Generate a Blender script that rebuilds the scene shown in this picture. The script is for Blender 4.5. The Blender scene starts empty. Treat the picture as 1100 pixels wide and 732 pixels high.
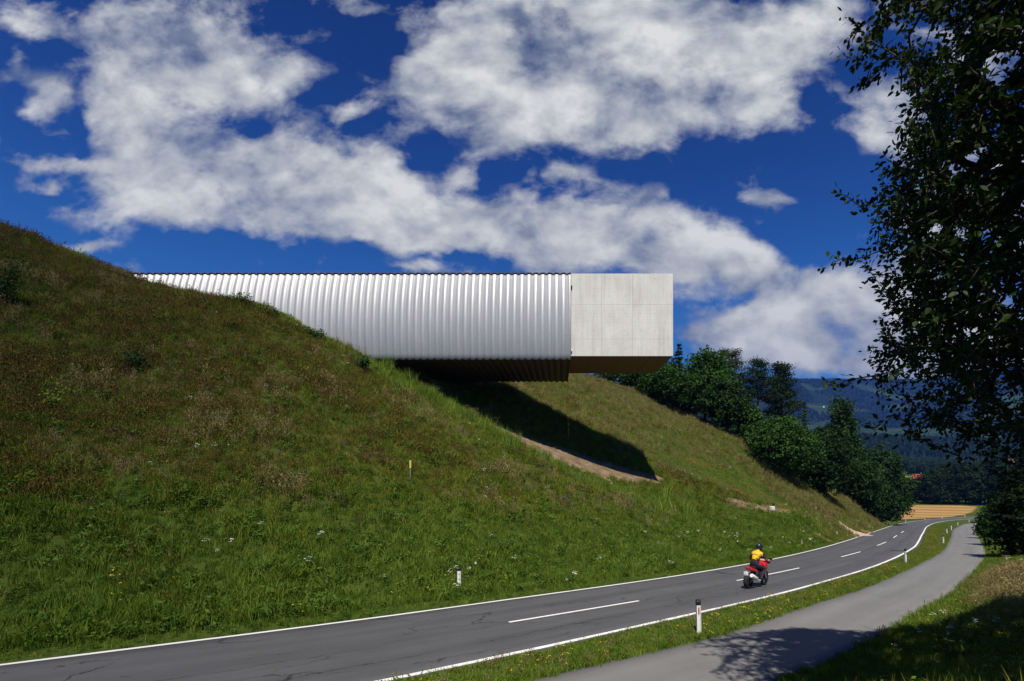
import bpy, bmesh, math, random
import numpy as np
from mathutils import Vector, Matrix

C = bpy.context.scene
COL = C.collection
R = math.radians
PI = math.pi

# ------------------------------------------------------------------ camera
cam_d = bpy.data.cameras.new('camera')
cam = bpy.data.objects.new('camera', cam_d)
COL.objects.link(cam)
cam.location = (0, 0, 0)
cam.rotation_euler = (R(90), 0, 0)          # level view camera with front rise
cam_d.sensor_width = 36.0
cam_d.lens = 18.0
cam_d.shift_x = -50 / 1100
cam_d.shift_y = 129 / 1100
cam_d.clip_start = 0.1
cam_d.clip_end = 30000
C.camera = cam
FPX, U0, V0 = 550.0, 600.0, 495.0

# ------------------------------------------------------------------ sun, exposure
SUN_DIR = Vector((0.0, 0.52, -1.0)).normalized()       # direction the light travels
sun_d = bpy.data.lights.new('sun', 'SUN')
sun_d.energy = 4.6
sun_d.angle = R(0.5)
sun_d.color = (1.0, 0.945, 0.86)
sun = bpy.data.objects.new('sun', sun_d)
COL.objects.link(sun)
sun.rotation_euler = SUN_DIR.to_track_quat('-Z', 'Y').to_euler()
C.view_settings.view_transform = 'Standard'
C.view_settings.look = 'None'
C.view_settings.exposure = 0.6
C.view_settings.gamma = 1.0
C.render.engine = 'CYCLES'
C.cycles.max_bounces = 6
C.cycles.diffuse_bounces = 1
C.cycles.glossy_bounces = 2
C.cycles.transmission_bounces = 3
C.cycles.volume_bounces = 0
C.cycles.transparent_max_bounces = 8
C.cycles.use_denoising = True

# ------------------------------------------------------------------ node helper
class NT:
    def __init__(self, tree):
        self.t = tree; self.n = tree.nodes; self.l = tree.links
    def node(self, typ, **kw):
        n = self.n.new(typ)
        for k, v in kw.items(): setattr(n, k, v)
        return n
    def put(self, sock, v):
        if v is None: return
        if isinstance(v, bpy.types.NodeSocket): self.l.new(v, sock)
        else: sock.default_value = v
    def math(self, op, a, b=None, c=None, clamp=False):
        n = self.node('ShaderNodeMath', operation=op); n.use_clamp = clamp
        for i, v in enumerate((a, b, c)): self.put(n.inputs[i], v)
        return n.outputs[0]
    def vmath(self, op, a, b=None, c=None):
        n = self.node('ShaderNodeVectorMath', operation=op)
        for i, v in enumerate((a, b, c)):
            if v is not None: self.put(n.inputs[i], v)
        return n.outputs['Value'] if op in ('DOT_PRODUCT', 'LENGTH', 'DISTANCE') else n.outputs['Vector']
    def noise(self, vec, scale, detail=4, rough=.55, dist=0.0, out='Fac'):
        n = self.node('ShaderNodeTexNoise')
        self.put(n.inputs['Vector'], vec)
        n.inputs['Scale'].default_value = scale; n.inputs['Detail'].default_value = detail
        n.inputs['Roughness'].default_value = rough; n.inputs['Distortion'].default_value = dist
        return n.outputs[out]
    def ramp(self, fac, stops, interp='LINEAR'):
        n = self.node('ShaderNodeValToRGB'); cr = n.color_ramp; cr.interpolation = interp
        while len(cr.elements) < len(stops): cr.elements.new(.5)
        for e, (p, c) in zip(cr.elements, stops):
            e.position = p
            e.color = (c, c, c, 1) if isinstance(c, (int, float)) else tuple(c) + (1,)
        self.put(n.inputs[0], fac)
        return n.outputs[0]
    def smooth(self, x, a, b):
        n = self.node('ShaderNodeMapRange', interpolation_type='SMOOTHSTEP')
        self.put(n.inputs[0], x); n.inputs[1].default_value = a; n.inputs[2].default_value = b
        return n.outputs[0]
    def mix(self, f, a, b, mode='MIX'):
        n = self.node('ShaderNodeMix', data_type='RGBA', blend_type=mode)
        self.put(n.inputs[0], f)
        for s, v in ((n.inputs[6], a), (n.inputs[7], b)):
            self.put(s, tuple(v) + (1,) if isinstance(v, tuple) and len(v) == 3 else v)
        return n.outputs[2]

# ------------------------------------------------------------------ world: sky with clouds
world = bpy.data.worlds.new('World'); C.world = world
world.use_nodes = True
w = NT(world.node_tree); w.n.clear()
sky = w.node('ShaderNodeTexSky', sky_type='NISHITA')
sky.sun_disc = False
sky.sun_elevation = math.asin(-SUN_DIR.z)
sky.sun_rotation = R(180)
sky.altitude = 500; sky.air_density = 1.0; sky.dust_density = 0.3; sky.ozone_density = 4.0
SKY_STRENGTH = 0.1
CLOUD = .64
hs = w.node('ShaderNodeHueSaturation'); hs.inputs['Saturation'].default_value = 1.22; hs.inputs['Hue'].default_value = .505
w.l.new(sky.outputs[0], hs.inputs['Color'])
gm = w.node('ShaderNodeGamma'); gm.inputs[1].default_value = 1.18
w.l.new(hs.outputs[0], gm.inputs[0])
tc = w.node('ShaderNodeTexCoord')
d = w.vmath('NORMALIZE', tc.outputs['Generated'])
sx = w.node('ShaderNodeSeparateXYZ'); w.l.new(d, sx.inputs[0])
# polarised slide-film sky: deep overhead, lighter and more cyan towards the horizon
grade = w.ramp(sx.outputs['Z'], [(.0, (.23, .42, .49)), (.30, (.22, .40, .49)), (.45, (.145, .275, .40)), (.65, (.085, .165, .28))])
blue = w.mix(1.0, gm.outputs[0], grade, 'MULTIPLY')
yy = w.math('MAXIMUM', sx.outputs['Y'], .08)
zz = sx.outputs['Z']
q = w.node('ShaderNodeCombineXYZ')
w.l.new(w.math('DIVIDE', sx.outputs['X'], yy), q.inputs[0])
w.l.new(w.math('DIVIDE', zz, yy), q.inputs[1])
q = q.outputs[0]
# cloud layer coordinates: the layer seen in perspective
zl = w.math('ADD', w.math('MAXIMUM', zz, 0.0), .16)
pl = w.node('ShaderNodeCombineXYZ')
w.l.new(w.math('DIVIDE', sx.outputs['X'], zl), pl.inputs[0])
w.l.new(w.math('DIVIDE', sx.outputs['Y'], zl), pl.inputs[1])
pl = pl.outputs[0]
# lobes (centre u, centre v, half-width, half-height, weight): where the cloud banks stand in the sky
LOBES = [(115,45,50,50,.9),(130,120,48,45,1.1),(190,30,55,36,.9),(215,75,60,46,1.0),(170,150,60,40,.9),(300,80,52,32,1.0),(255,45,40,30,.6),
 (240,195,75,42,1.15),(330,200,95,46,1.3),(300,150,70,26,.7),(400,215,65,34,1.0),(340,240,70,16,.8),(200,215,50,22,.6),(370,115,26,14,.45),(345,40,25,12,.4),
 (460,85,58,44,1.1),(540,85,90,58,1.3),(575,140,58,26,.9),(610,30,110,42,1.2),(700,40,120,42,1.2),(700,110,105,32,1.1),(800,40,80,42,1.1),(820,98,45,24,.95),(650,145,60,22,.8),(540,20,50,20,.6),
 (880,30,70,40,1.0),(945,145,26,22,.9),(960,100,40,22,.5),
 (500,243,52,22,1.1),(455,250,46,20,.9),(420,240,50,26,1.0),(420,180,40,24,.7),(860,300,60,22,.9),(905,320,60,30,.9),(740,330,30,12,.5),(800,300,50,20,.8),(575,262,50,26,.9),(650,228,70,30,1.1),(700,262,80,34,1.3),(770,272,60,24,1.1),(560,240,50,16,.6),(620,265,40,25,.8),(690,195,40,14,.6),
 (835,205,36,19,1.1),(493,197,22,15,.9),(610,190,38,8,.5),(840,312,40,14,.6),
 (800,350,50,20,1.1),(860,350,75,36,1.3),(920,355,85,46,1.2),(1010,330,90,60,1.0),(1060,380,90,40,1.0),(830,388,90,16,1.0),(755,362,34,16,.9),
 (35,22,32,18,.75),(25,88,30,20,.9),(50,115,24,18,.9),(25,128,20,12,.7),(80,170,66,9,.9),(52,193,18,9,.8),(150,205,36,9,.75),(142,222,18,8,.6),(88,268,46,8,.95),(130,185,40,10,.5),
 (437,284,24,6,.7),(400,6,40,10,.7),(482,12,22,10,.5),(1050,60,60,40,.7),(1080,200,70,60,.8),(1000,230,60,40,.5),
 (330,12,45,14,-.8),(410,40,34,26,-.8),(365,92,40,12,-.8),(385,135,26,12,-.7),(264,132,22,10,-.55),(466,165,20,32,-.9),(530,195,45,14,-.75),(765,195,45,42,-1.0),(892,110,22,40,-.8),(860,250,55,22,-.9),(890,175,30,26,-.6),(762,328,38,9,-.9),(490,275,60,8,-.6),(85,110,14,70,-.7),(60,60,22,16,-.5),(620,212,30,9,-.5),(230,262,90,14,-.8)]
wq = w.vmath('MULTIPLY', q, (1, 1.35, 1))
warp = w.noise(wq, 3.2, 5, .6, out='Color')
warp = w.vmath('MULTIPLY_ADD', w.vmath('SUBTRACT', warp, (.5, .5, .5)), (.20, .15, 0), q)
def lobes_at(vec):
    acc = None
    for (u, v, a, b, wt) in LOBES:
        if wt < 0: wt *= .62
        cx, cy = (u - U0) / FPX, (V0 - v) / FPX
        ix, iy = FPX / (a * 1.0), FPX / (b * 1.0)
        t = w.vmath('MULTIPLY_ADD', vec, (ix, iy, 0), (-cx * ix, -cy * iy, 0))
        g = w.math('POWER', .30, w.vmath('DOT_PRODUCT', t, t))
        acc = w.math('MULTIPLY', g, wt) if acc is None else w.math('MULTIPLY_ADD', g, wt, acc)
    return acc
lob = w.math('MINIMUM', lobes_at(warp), 1.06)
n_big = w.noise(wq, 5.0, 10, .58, dist=.2)
n_med = w.noise(wq, 14.0, 7, .6, dist=.3)
dens = w.math('ADD', w.math('MULTIPLY_ADD', lob, 1.12, -.12), w.math('ADD', w.math('MULTIPLY', w.math('SUBTRACT', n_big, .5), 3.3), w.math('MULTIPLY', w.math('SUBTRACT', n_med, .5), 1.5)))
cover = w.smooth(dens, -.02, 1.02)
cover = w.math('POWER', cover, .8)
# only the bank in front of the viewer; the rest of the sky is clear
front = w.math('MULTIPLY', w.smooth(sx.outputs['Y'], .1, .3), w.smooth(zz, .0, .04))
cover = w.math('MULTIPLY', cover, front)
# relief of the billows, brighter on the sides turned up to the sun
r1 = w.noise(wq, 5.5, 7, .5, dist=.2); r2 = w.noise(w.vmath('ADD', wq, (.006, .036, 0)), 5.5, 7, .5, dist=.2)
relief = w.math('MULTIPLY', w.math('SUBTRACT', r1, r2), 1.7)
shade = w.noise(wq, 4.0, 4, .5)
thick = w.smooth(dens, .55, 1.6)
lit = w.math('ADD', w.math('ADD', relief, w.math('MULTIPLY_ADD', w.math('SUBTRACT', shade, .5), .55, w.math('MULTIPLY', w.math('SUBTRACT', n_big, .5), .95))), w.math('MULTIPLY_ADD', thick, .16, .44))
ccol = w.ramp(lit, [(.14, (.23, .265, .335)), (.36, (.42, .45, .49)), (.56, (.60, .615, .615)), (.82, (.86, .86, .82))])
skyc = w.mix(cover, blue, w.mix(1.0, ccol, (1/SKY_STRENGTH*CLOUD,)*3, 'MULTIPLY'))
bg = w.node('ShaderNodeBackground'); bg.inputs['Strength'].default_value = SKY_STRENGTH
w.l.new(skyc, bg.inputs['Color'])
wo = w.node('ShaderNodeOutputWorld'); w.l.new(bg.outputs[0], wo.inputs['Surface'])

# ------------------------------------------------------------------ small helpers
rng = np.random.default_rng(7)
random.seed(7)
def tag(o, label=None, cat=None, group=None, kind=None):
    if label: o['label'] = label
    if cat: o['category'] = cat
    if group: o['group'] = group
    if kind: o['kind'] = kind
    return o
def empty(name, loc=(0, 0, 0), rz=0.0):
    o = bpy.data.objects.new(name, None); COL.objects.link(o)
    o.empty_display_size = .3
    o.location = loc; o.rotation_euler = (0, 0, rz)
    return o
def link(name, me, mat=None, parent=None):
    o = bpy.data.objects.new(name, me); COL.objects.link(o)
    if mat is not None:
        for m in (mat if isinstance(mat, (list, tuple)) else [mat]): me.materials.append(m)
    if parent is not None: o.parent = parent
    return o
def raw_mesh(name, V, F, smooth=False, mats=None):
    """V (n,3); F (m,k) uniform polygon array."""
    V = np.asarray(V, np.float32); F = np.asarray(F, np.int32)
    me = bpy.data.meshes.new(name)
    m, k = F.shape
    me.vertices.add(len(V)); me.vertices.foreach_set('co', V.ravel())
    me.loops.add(m * k); me.loops.foreach_set('vertex_index', F.ravel())
    me.polygons.add(m)
    me.polygons.foreach_set('loop_start', np.arange(0, m * k, k, dtype=np.int32))
    if smooth: me.polygons.foreach_set('use_smooth', np.ones(m, bool))
    if mats is not None: me.polygons.foreach_set('material_index', np.asarray(mats, np.int32))
    me.update(calc_edges=True); me.validate()
    return me
def bm_mesh(name, bm, smooth=False):
    me = bpy.data.meshes.new(name)
    bmesh.ops.recalc_face_normals(bm, faces=bm.faces)
    bm.to_mesh(me); bm.free()
    if smooth:
        for p in me.polygons: p.use_smooth = True
    return me
def bbox(bm, c, s, rot=None, bev=0.0):
    r = bmesh.ops.create_cube(bm, size=1)
    M = Matrix.Translation(c) @ (rot.to_4x4() if rot else Matrix.Identity(4)) @ Matrix.Diagonal((*s, 1))
    bmesh.ops.transform(bm, matrix=M, verts=r['verts'])
    if bev:
        es = list({e for v in r['verts'] for e in v.link_edges})
        bmesh.ops.bevel(bm, geom=es, offset=bev, segments=2, profile=.5, affect='EDGES')
def tube(bm, pts, rad, n=8, cap=True):
    pts = [Vector(p) for p in pts]
    rads = rad if isinstance(rad, (list, tuple)) else [rad] * len(pts)
    rings = []
    up = None
    for i, p in enumerate(pts):
        t = (pts[min(i + 1, len(pts) - 1)] - pts[max(i - 1, 0)]).normalized()
        if up is None: up = Vector((0, 0, 1)) if abs(t.z) < .9 else Vector((1, 0, 0))
        a = (up - t * up.dot(t)).normalized(); b = t.cross(a); up = a
        rings.append([bm.verts.new(p + (a * math.cos(2*PI*k/n) + b * math.sin(2*PI*k/n)) * rads[i]) for k in range(n)])
    for r0, r1 in zip(rings, rings[1:]):
        for k in range(n): bm.faces.new((r0[k], r0[(k+1) % n], r1[(k+1) % n], r1[k]))
    if cap:
        bm.faces.new(rings[0][::-1]); bm.faces.new(rings[-1])
def lathe(bm, prof, n=24, M=None):
    rings = []
    for (r, h) in prof:
        rings.append([bm.verts.new((M or Matrix.Identity(4)) @ Vector((r*math.cos(2*PI*k/n), r*math.sin(2*PI*k/n), h))) for k in range(n)])
    for r0, r1 in zip(rings, rings[1:]):
        for k in range(n): bm.faces.new((r0[k], r0[(k+1) % n], r1[(k+1) % n], r1[k]))
def prism(bm, outline, w0, w1, bev=0.0):
    """outline in (x,z), extruded along y"""
    a = [bm.verts.new((x, w0, z)) for x, z in outline]; b = [bm.verts.new((x, w1, z)) for x, z in outline]
    fs = [bm.faces.new(a), bm.faces.new(b[::-1])]
    n = len(a)
    for i in range(n): fs.append(bm.faces.new((a[i], b[i], b[(i+1) % n], a[(i+1) % n])))
    if bev:
        bmesh.ops.bevel(bm, geom=list({e for f in fs for e in f.edges}), offset=bev, segments=2, profile=.5, affect='EDGES')
def vhash(ix, iy, seed):
    h = (ix.astype(np.int64) * 374761393 + iy.astype(np.int64) * 668265263 + seed * 974711) & 0x7fffffff
    h = ((h ^ (h >> 13)) * 1274126177) & 0x7fffffff
    return ((h ^ (h >> 16)) & 0xffff) / 65535.0
def vnoise(x, y, seed=0):
    x = np.asarray(x, float); y = np.asarray(y, float)
    ix = np.floor(x); iy = np.floor(y); fx = x - ix; fy = y - iy
    fx = fx*fx*(3-2*fx); fy = fy*fy*(3-2*fy)
    a = vhash(ix, iy, seed); b = vhash(ix+1, iy, seed); c = vhash(ix, iy+1, seed); d_ = vhash(ix+1, iy+1, seed)
    return (a*(1-fx)+b*fx)*(1-fy) + (c*(1-fx)+d_*fx)*fy
def fbm(x, y, seed=0, o=4):
    s = 0; a = .5; t = 0
    for i in range(o):
        s = s + a*vnoise(x*2**i, y*2**i, seed+i); t += a; a *= .5
    return s/t
def sstep(x, a, b):
    t = np.clip((x-a)/(b-a), 0, 1); return t*t*(3-2*t)

# ------------------------------------------------------------------ materials
def mat(name):
    m = bpy.data.materials.new(name); m.use_nodes = True
    t = NT(m.node_tree); t.n.clear()
    out = t.node('ShaderNodeOutputMaterial')
    return m, t, out
def pbr(name, col, rough=.6, metal=0.0, var=.12, scale=6.0, spec=.4, bump=0.0, bscale=40, coat=0.0):
    m, t, out = mat(name)
    g = t.node('ShaderNodeTexCoord')
    n = t.noise(g.outputs['Object'], scale, 5, .6)
    c = t.mix(n, tuple(max(0, x*(1-var*1.6)) for x in col), tuple(min(1, x*(1+var*1.6)) for x in col))
    p = t.node('ShaderNodeBsdfPrincipled')
    t.l.new(c, p.inputs['Base Color'])
    p.inputs['Roughness'].default_value = rough; p.inputs['Metallic'].default_value = metal
    p.inputs['Specular IOR Level'].default_value = spec; p.inputs['Coat Weight'].default_value = coat
    if bump:
        b = t.node('ShaderNodeBump'); b.inputs['Strength'].default_value = bump; b.inputs['Distance'].default_value = .02
        t.l.new(t.noise(g.outputs['Object'], bscale, 4), b.inputs['Height']); t.l.new(b.outputs[0], p.inputs['Normal'])
    t.l.new(p.outputs[0], out.inputs[0])
    return m
def leafmat(name, dark, light, trans=.3, scale=.6, spec=.08, rough=.6, extra=None, rnd=.5):
    """foliage: colour varies by place (world position) and by instance"""
    m, t, out = mat(name)
    g = t.node('ShaderNodeNewGeometry'); oi = t.node('ShaderNodeObjectInfo')
    n = t.noise(g.outputs['Position'], scale, 3, .6)
    n2 = t.noise(g.outputs['Position'], scale*9, 2, .5)
    f = t.math('ADD', t.math('MULTIPLY', n, .7), t.math('MULTIPLY', n2, .3))
    f = t.math('ADD', f, t.math('MULTIPLY', t.math('SUBTRACT', oi.outputs['Random'], .5), rnd), clamp=True)
    c = t.ramp(f, [(.28, dark), (.72, light)])
    if extra:
        c = t.mix(t.smooth(t.noise(g.outputs['Position'], extra[1], 3, .6), extra[2], extra[2]+.14), c, extra[0])
    p = t.node('ShaderNodeBsdfPrincipled')
    t.l.new(c, p.inputs['Base Color']); p.inputs['Roughness'].default_value = rough
    p.inputs['Specular IOR Level'].default_value = spec
    tr = t.node('ShaderNodeBsdfTranslucent'); t.l.new(t.mix(1.0, c, (1.25, 1.3, .6), 'MULTIPLY'), tr.inputs['Color'])
    mx = t.node('ShaderNodeMixShader'); mx.inputs[0].default_value = trans
    t.l.new(p.outputs[0], mx.inputs[1]); t.l.new(tr.outputs[0], mx.inputs[2]); t.l.new(mx.outputs[0], out.inputs[0])
    return m

M = {}
M['white_plastic'] = pbr('white_plastic', (.78, .77, .72), .45, var=.06, scale=9)
M['black_plastic'] = pbr('black_plastic', (.012, .012, .014), .45)
M['red_reflector'] = pbr('red_reflector', (.5, .012, .02), .25)
M['grey_reflector'] = pbr('grey_reflector', (.16, .16, .17), .3, metal=.4)
M['bark'] = pbr('bark', (.05, .038, .028), .9, var=.4, scale=3, bump=.6, bscale=14)
M['pine_bark'] = pbr('pine_bark', (.20, .085, .04), .9, var=.35, scale=3, bump=.6, bscale=14)
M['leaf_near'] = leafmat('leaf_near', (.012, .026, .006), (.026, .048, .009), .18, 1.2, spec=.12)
M['crown_oak'] = leafmat('crown_oak', (.012, .036, .006), (.034, .078, .012), .2, .35, spec=.08)
M['crown_mid'] = leafmat('crown_mid', (.009, .026, .006), (.024, .056, .010), .2, .35, spec=.08)
M['crown_bright'] = leafmat('crown_bright', (.022, .058, .007), (.050, .112, .015), .25, .4, spec=.08)
M['crown_pine'] = leafmat('crown_pine', (.009, .022, .009), (.022, .042, .013), .1, .5, spec=.08)
M['crown_wood'] = leafmat('crown_wood', (.006, .014, .005), (.014, .028, .008), .1, .12, spec=.05)
M['grass_green'] = leafmat('grass_green', (.062, .120, .011), (.150, .210, .024), .35, .25, rnd=.6)
M['grass_lush'] = leafmat('grass_lush', (.100, .170, .018), (.205, .275, .042), .35, .3, rnd=.6)
M['grass_olive'] = leafmat('grass_olive', (.115, .138, .013), (.250, .252, .034), .3, .25, rnd=.6)
M['grass_rust'] = leafmat('grass_rust', (.078, .050, .013), (.160, .104, .028), .25, .3, rnd=.6)
M['grass_straw'] = leafmat('grass_straw', (.17, .135, .06), (.34, .27, .12), .3, .5, rnd=.5)
M['grass_hay'] = leafmat('grass_hay', (.20, .105, .030), (.36, .21, .075), .25, .5, rnd=.5)
M['forb_leaf'] = leafmat('forb_leaf', (.042, .088, .011), (.095, .155, .022), .25, .6, rnd=.5)
M['sapling_leaf'] = leafmat('sapling_leaf', (.16, .24, .02), (.26, .36, .04), .35, 2, rnd=.2)
M['petal_white'] = pbr('petal_white', (.72, .72, .64), .7)
M['petal_pink'] = pbr('petal_pink', (.30, .08, .19), .7)
M['petal_yellow'] = pbr('petal_yellow', (.65, .42, .01), .7)

# ------------------------------------------------------------------ ground functions
def plane(X, Y): return -3.56 - .0087*X - .0914*Y
def base(X, Y):
    X = np.asarray(X, float); Y = np.asarray(Y, float)
    p = plane(np.clip(X, -150, 400), np.clip(Y, -60, 1e9))
    k = 2.2
    b = -22.4 + k*np.logaddexp(0, (p+22.4)/k)
    return b + 12*sstep(Y, 330, 1000)
def hit(pts):
    """photo sight lines -> points on the road surface"""
    P = np.atleast_2d(np.asarray(pts, float))
    a = (P[:, 0]-U0)/FPX; c = -(P[:, 1]-V0)/FPX
    lo = np.full(len(P), 2.0); hi = np.full(len(P), 420.0)
    for _ in range(60):
        mid = (lo+hi)/2
        above = c*mid > base(a*mid, mid)
        lo = np.where(above, mid, lo); hi = np.where(above, hi, mid)
    return np.stack([a*lo, lo], 1)
def at(u, v, Y): return Vector(((u-U0)/FPX*Y, Y, -(v-V0)/FPX*Y))
def resample(P, step):
    P = np.asarray(P, float)
    # Catmull-Rom through the points
    Q = []
    n = len(P)
    for i in range(n-1):
        p0 = P[max(i-1, 0)]; p1 = P[i]; p2 = P[i+1]; p3 = P[min(i+2, n-1)]
        t = np.linspace(0, 1, 24, endpoint=False)[:, None]
        t1 = np.linalg.norm(p2-p1)
        m1 = (p2-p0)/max(np.linalg.norm(p2-p1)+np.linalg.norm(p1-p0), 1e-6)*t1
        m2 = (p3-p1)/max(np.linalg.norm(p3-p2)+np.linalg.norm(p2-p1), 1e-6)*t1
        Q.append((2*t**3-3*t**2+1)*p1 + (t**3-2*t**2+t)*m1 + (-2*t**3+3*t**2)*p2 + (t**3-t**2)*m2)
    Q = np.concatenate(Q+[P[-1:]])
    s = np.r_[0, np.cumsum(np.linalg.norm(np.diff(Q, axis=0), axis=1))]
    x = np.arange(0, s[-1], step)
    return np.stack([np.interp(x, s, Q[:, 0]), np.interp(x, s, Q[:, 1])], 1)
def tangents(P):
    T = np.gradient(P, axis=0); return T/np.linalg.norm(T, axis=1)[:, None]
def smoothline(P, it):
    P = P.copy()
    for _ in range(it): P[1:-1] = .25*P[:-2]+.5*P[1:-1]+.25*P[2:]
    return P

Lpx = hit([(0,714.7),(180,692),(360,670),(540,645),(720,620),(830,601),(893,586),(937,572),(963.6,563.6),(984,559.8),(1012.7,557.2)])
d0 = Lpx[0]-Lpx[2]; d0 /= np.linalg.norm(d0)
Lc = np.vstack([Lpx[0]+d0*70+np.array([-6., 2.]), Lpx[0]+d0*35, Lpx])
d1 = Lc[-1]-Lc[-2]; d1 /= np.linalg.norm(d1)
Lc = np.vstack([Lc, Lc[-1]+np.array([45, 24.]), Lc[-1]+np.array([100, 36.]), Lc[-1]+np.array([200, 36.])])
LEFT = smoothline(resample(Lc, .5), 60)
Tn = tangents(LEFT); Nr = np.stack([Tn[:, 1], -Tn[:, 0]], 1)     # to the right of travel (away from the hill)
arc = np.arange(len(LEFT))*.5
yl = LEFT[:, 1]
width = np.interp(yl, [0, 12, 20, 30, 55, 110], [5.9, 5.9, 6.05, 6.05, 6.7, 6.4])
RIGHT = LEFT + Nr*width[:, None]
CENTRE = LEFT + Nr*(width/2)[:, None]

PLpx = hit([(568,731),(720,695),(791,677.8),(854.7,654),(926,632.3),(1000,599),(1012.7,590),(1020,578),(1025.5,568),(1045.5,561.8)])
PRpx = hit([(943,674),(987,651.6),(1003.4,640),(1043.4,614),(1056,595),(1050,571),(1057,565)])
def offset_line(P, dst):
    T = tangents(P); return P + np.stack([T[:, 1], -T[:, 0]], 1)*dst
e0 = PLpx[0]-PLpx[1]; e0 /= np.linalg.norm(e0)
PLc = np.vstack([PLpx[0]+e0*40, PLpx[0]+e0*12, PLpx, PLpx[-1]+np.array([25, 14.]), PLpx[-1]+np.array([70, 22.])])
PLEFT = smoothline(resample(PLc, .5), 24)
PRIGHT = offset_line(PLEFT, 3.05)
# let the measured right edge pull the path width
PRIGHT = smoothline(PRIGHT, 30)

def sdist(X, Y, P, chunk=6000):
    """signed distance to polyline P (positive to the right of travel)"""
    sh = np.shape(X); x = np.ravel(X); y = np.ravel(Y)
    P = P[::2]
    T = tangents(P)
    out = np.empty(len(x))
    for i in range(0, len(x), chunk):
        dx = x[i:i+chunk, None]-P[None, :, 0]; dy = y[i:i+chunk, None]-P[None, :, 1]
        j = np.argmin(dx*dx+dy*dy, 1); r = np.arange(len(j))
        ddx = dx[r, j]; ddy = dy[r, j]
        side = ddx*T[j, 1]-ddy*T[j, 0]
        along = ddx*T[j, 0]+ddy*T[j, 1]
        dist = np.where(np.abs(along) < .8, np.abs(side), np.hypot(ddx, ddy))
        out[i:i+chunk] = np.sign(side)*dist
    return out.reshape(sh)

# hill: thin-plate surface over the road surface, through measured points (u, v, depth)
HP = [ # crest at the left and the contact along the building's front
 (0,246,38),(60,271,40),(110,291,42),(150,306,43.2),(180,314,43.5),(211,319,43.6),(252,324,43.7),(293,335,43.7),(331,356,43.7),(367,373,43.7),(400,390,43.6),
 # ridge in front of the pit, then the lip of the track
 (439,417,43.2),(482,441,42.8),(521,459,42.6),(545,472,42.7),(576,490,43),(608,503,43.5),(652,520,44.2),(712,526,46.5),(767,541,50),(850,554.5,56),(880,563,58),
 # ground along the near edge of the building's shadow
 (530,458,46.9),(576,476,47.7),(620,492,48.5),(660,506,49.0),(700,516.5,49.6),
 # and along its far edge
 (515,411,60.4),(545,412,60.8),(575,432,61.7),(600,445,62.3),(630,457,60.2),(655,470,59.3),(688,487,60),
 # far slope
 (640,410,86),(673,420,85),(722,448,82),(763,464,80),(798,481,78),(806,494,76),(815,514,73),(847,528,74),(886,535,86),(913,540,98),
 (700,455,70),(740,490,65),(780,518,62),(820,538,61)]
pts = []; val = []
for (u, v, Y) in HP:
    p = at(u, v, Y); pts.append((p.x, p.y)); val.append(p.z-.0 - float(base(p.x, p.y)))
for (x, y, z) in [(-70,20,13.5),(-80,45,21),(-75,80,22),(-45,60,18.5),(-45,90,21),(-25,57,13.5),(-25,85,18.5),(-10.4,57,8.9),(-10,85,16.5),(-16,50,9.6),
                  (-5,51,4.5),(2,110,17),(25,110,9),(40,115,1),(-20,115,20),(-70,120,24)]:
    pts.append((x, y)); val.append(z-float(base(x, y)))
for i in range(0, len(LEFT), 10):
    P = LEFT[i]
    if -70 < P[0] < 120 and P[1] < 140:
        pts.append(tuple(P)); val.append(0.0)
        if P[0] < -2:
            for dd, hh in ((3., .75), (10., 4.7)):
                Q = P-Nr[i]*dd; pts.append(tuple(Q)); val.append(hh)
            if P[0] < -8:
                Q = P-Nr[i]*20; pts.append(tuple(Q)); val.append(10.6)
        elif P[0] < 25:
            Q = P-Nr[i]*2.5; pts.append(tuple(Q)); val.append(.45)
pts = np.array(pts); val = np.array(val)
def tpsk(r2): return np.where(r2 > 1e-9, .5*r2*np.log(np.maximum(r2, 1e-9)), 0)
n_ = len(pts)
K = tpsk(((pts[:, None]-pts[None])**2).sum(2)) + np.eye(n_)*1.5
Pm = np.c_[np.ones(n_), pts]
A = np.zeros((n_+3, n_+3)); A[:n_, :n_] = K; A[:n_, n_:] = Pm; A[n_:, :n_] = Pm.T
wts = np.linalg.solve(A, np.r_[val, 0, 0, 0])
def tps(X, Y):
    x = np.clip(np.ravel(X), -75, 105); y = np.clip(np.ravel(Y), -5, 118)
    o = np.empty(len(x))
    for i in range(0, len(x), 20000):
        xx = x[i:i+20000]; y2 = y[i:i+20000]
        r2 = (xx[:, None]-pts[None, :, 0])**2+(y2[:, None]-pts[None, :, 1])**2
        o[i:i+20000] = tpsk(r2) @ wts[:n_] + wts[n_]+wts[n_+1]*xx+wts[n_+2]*y2
    return o.reshape(np.shape(X))
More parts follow.
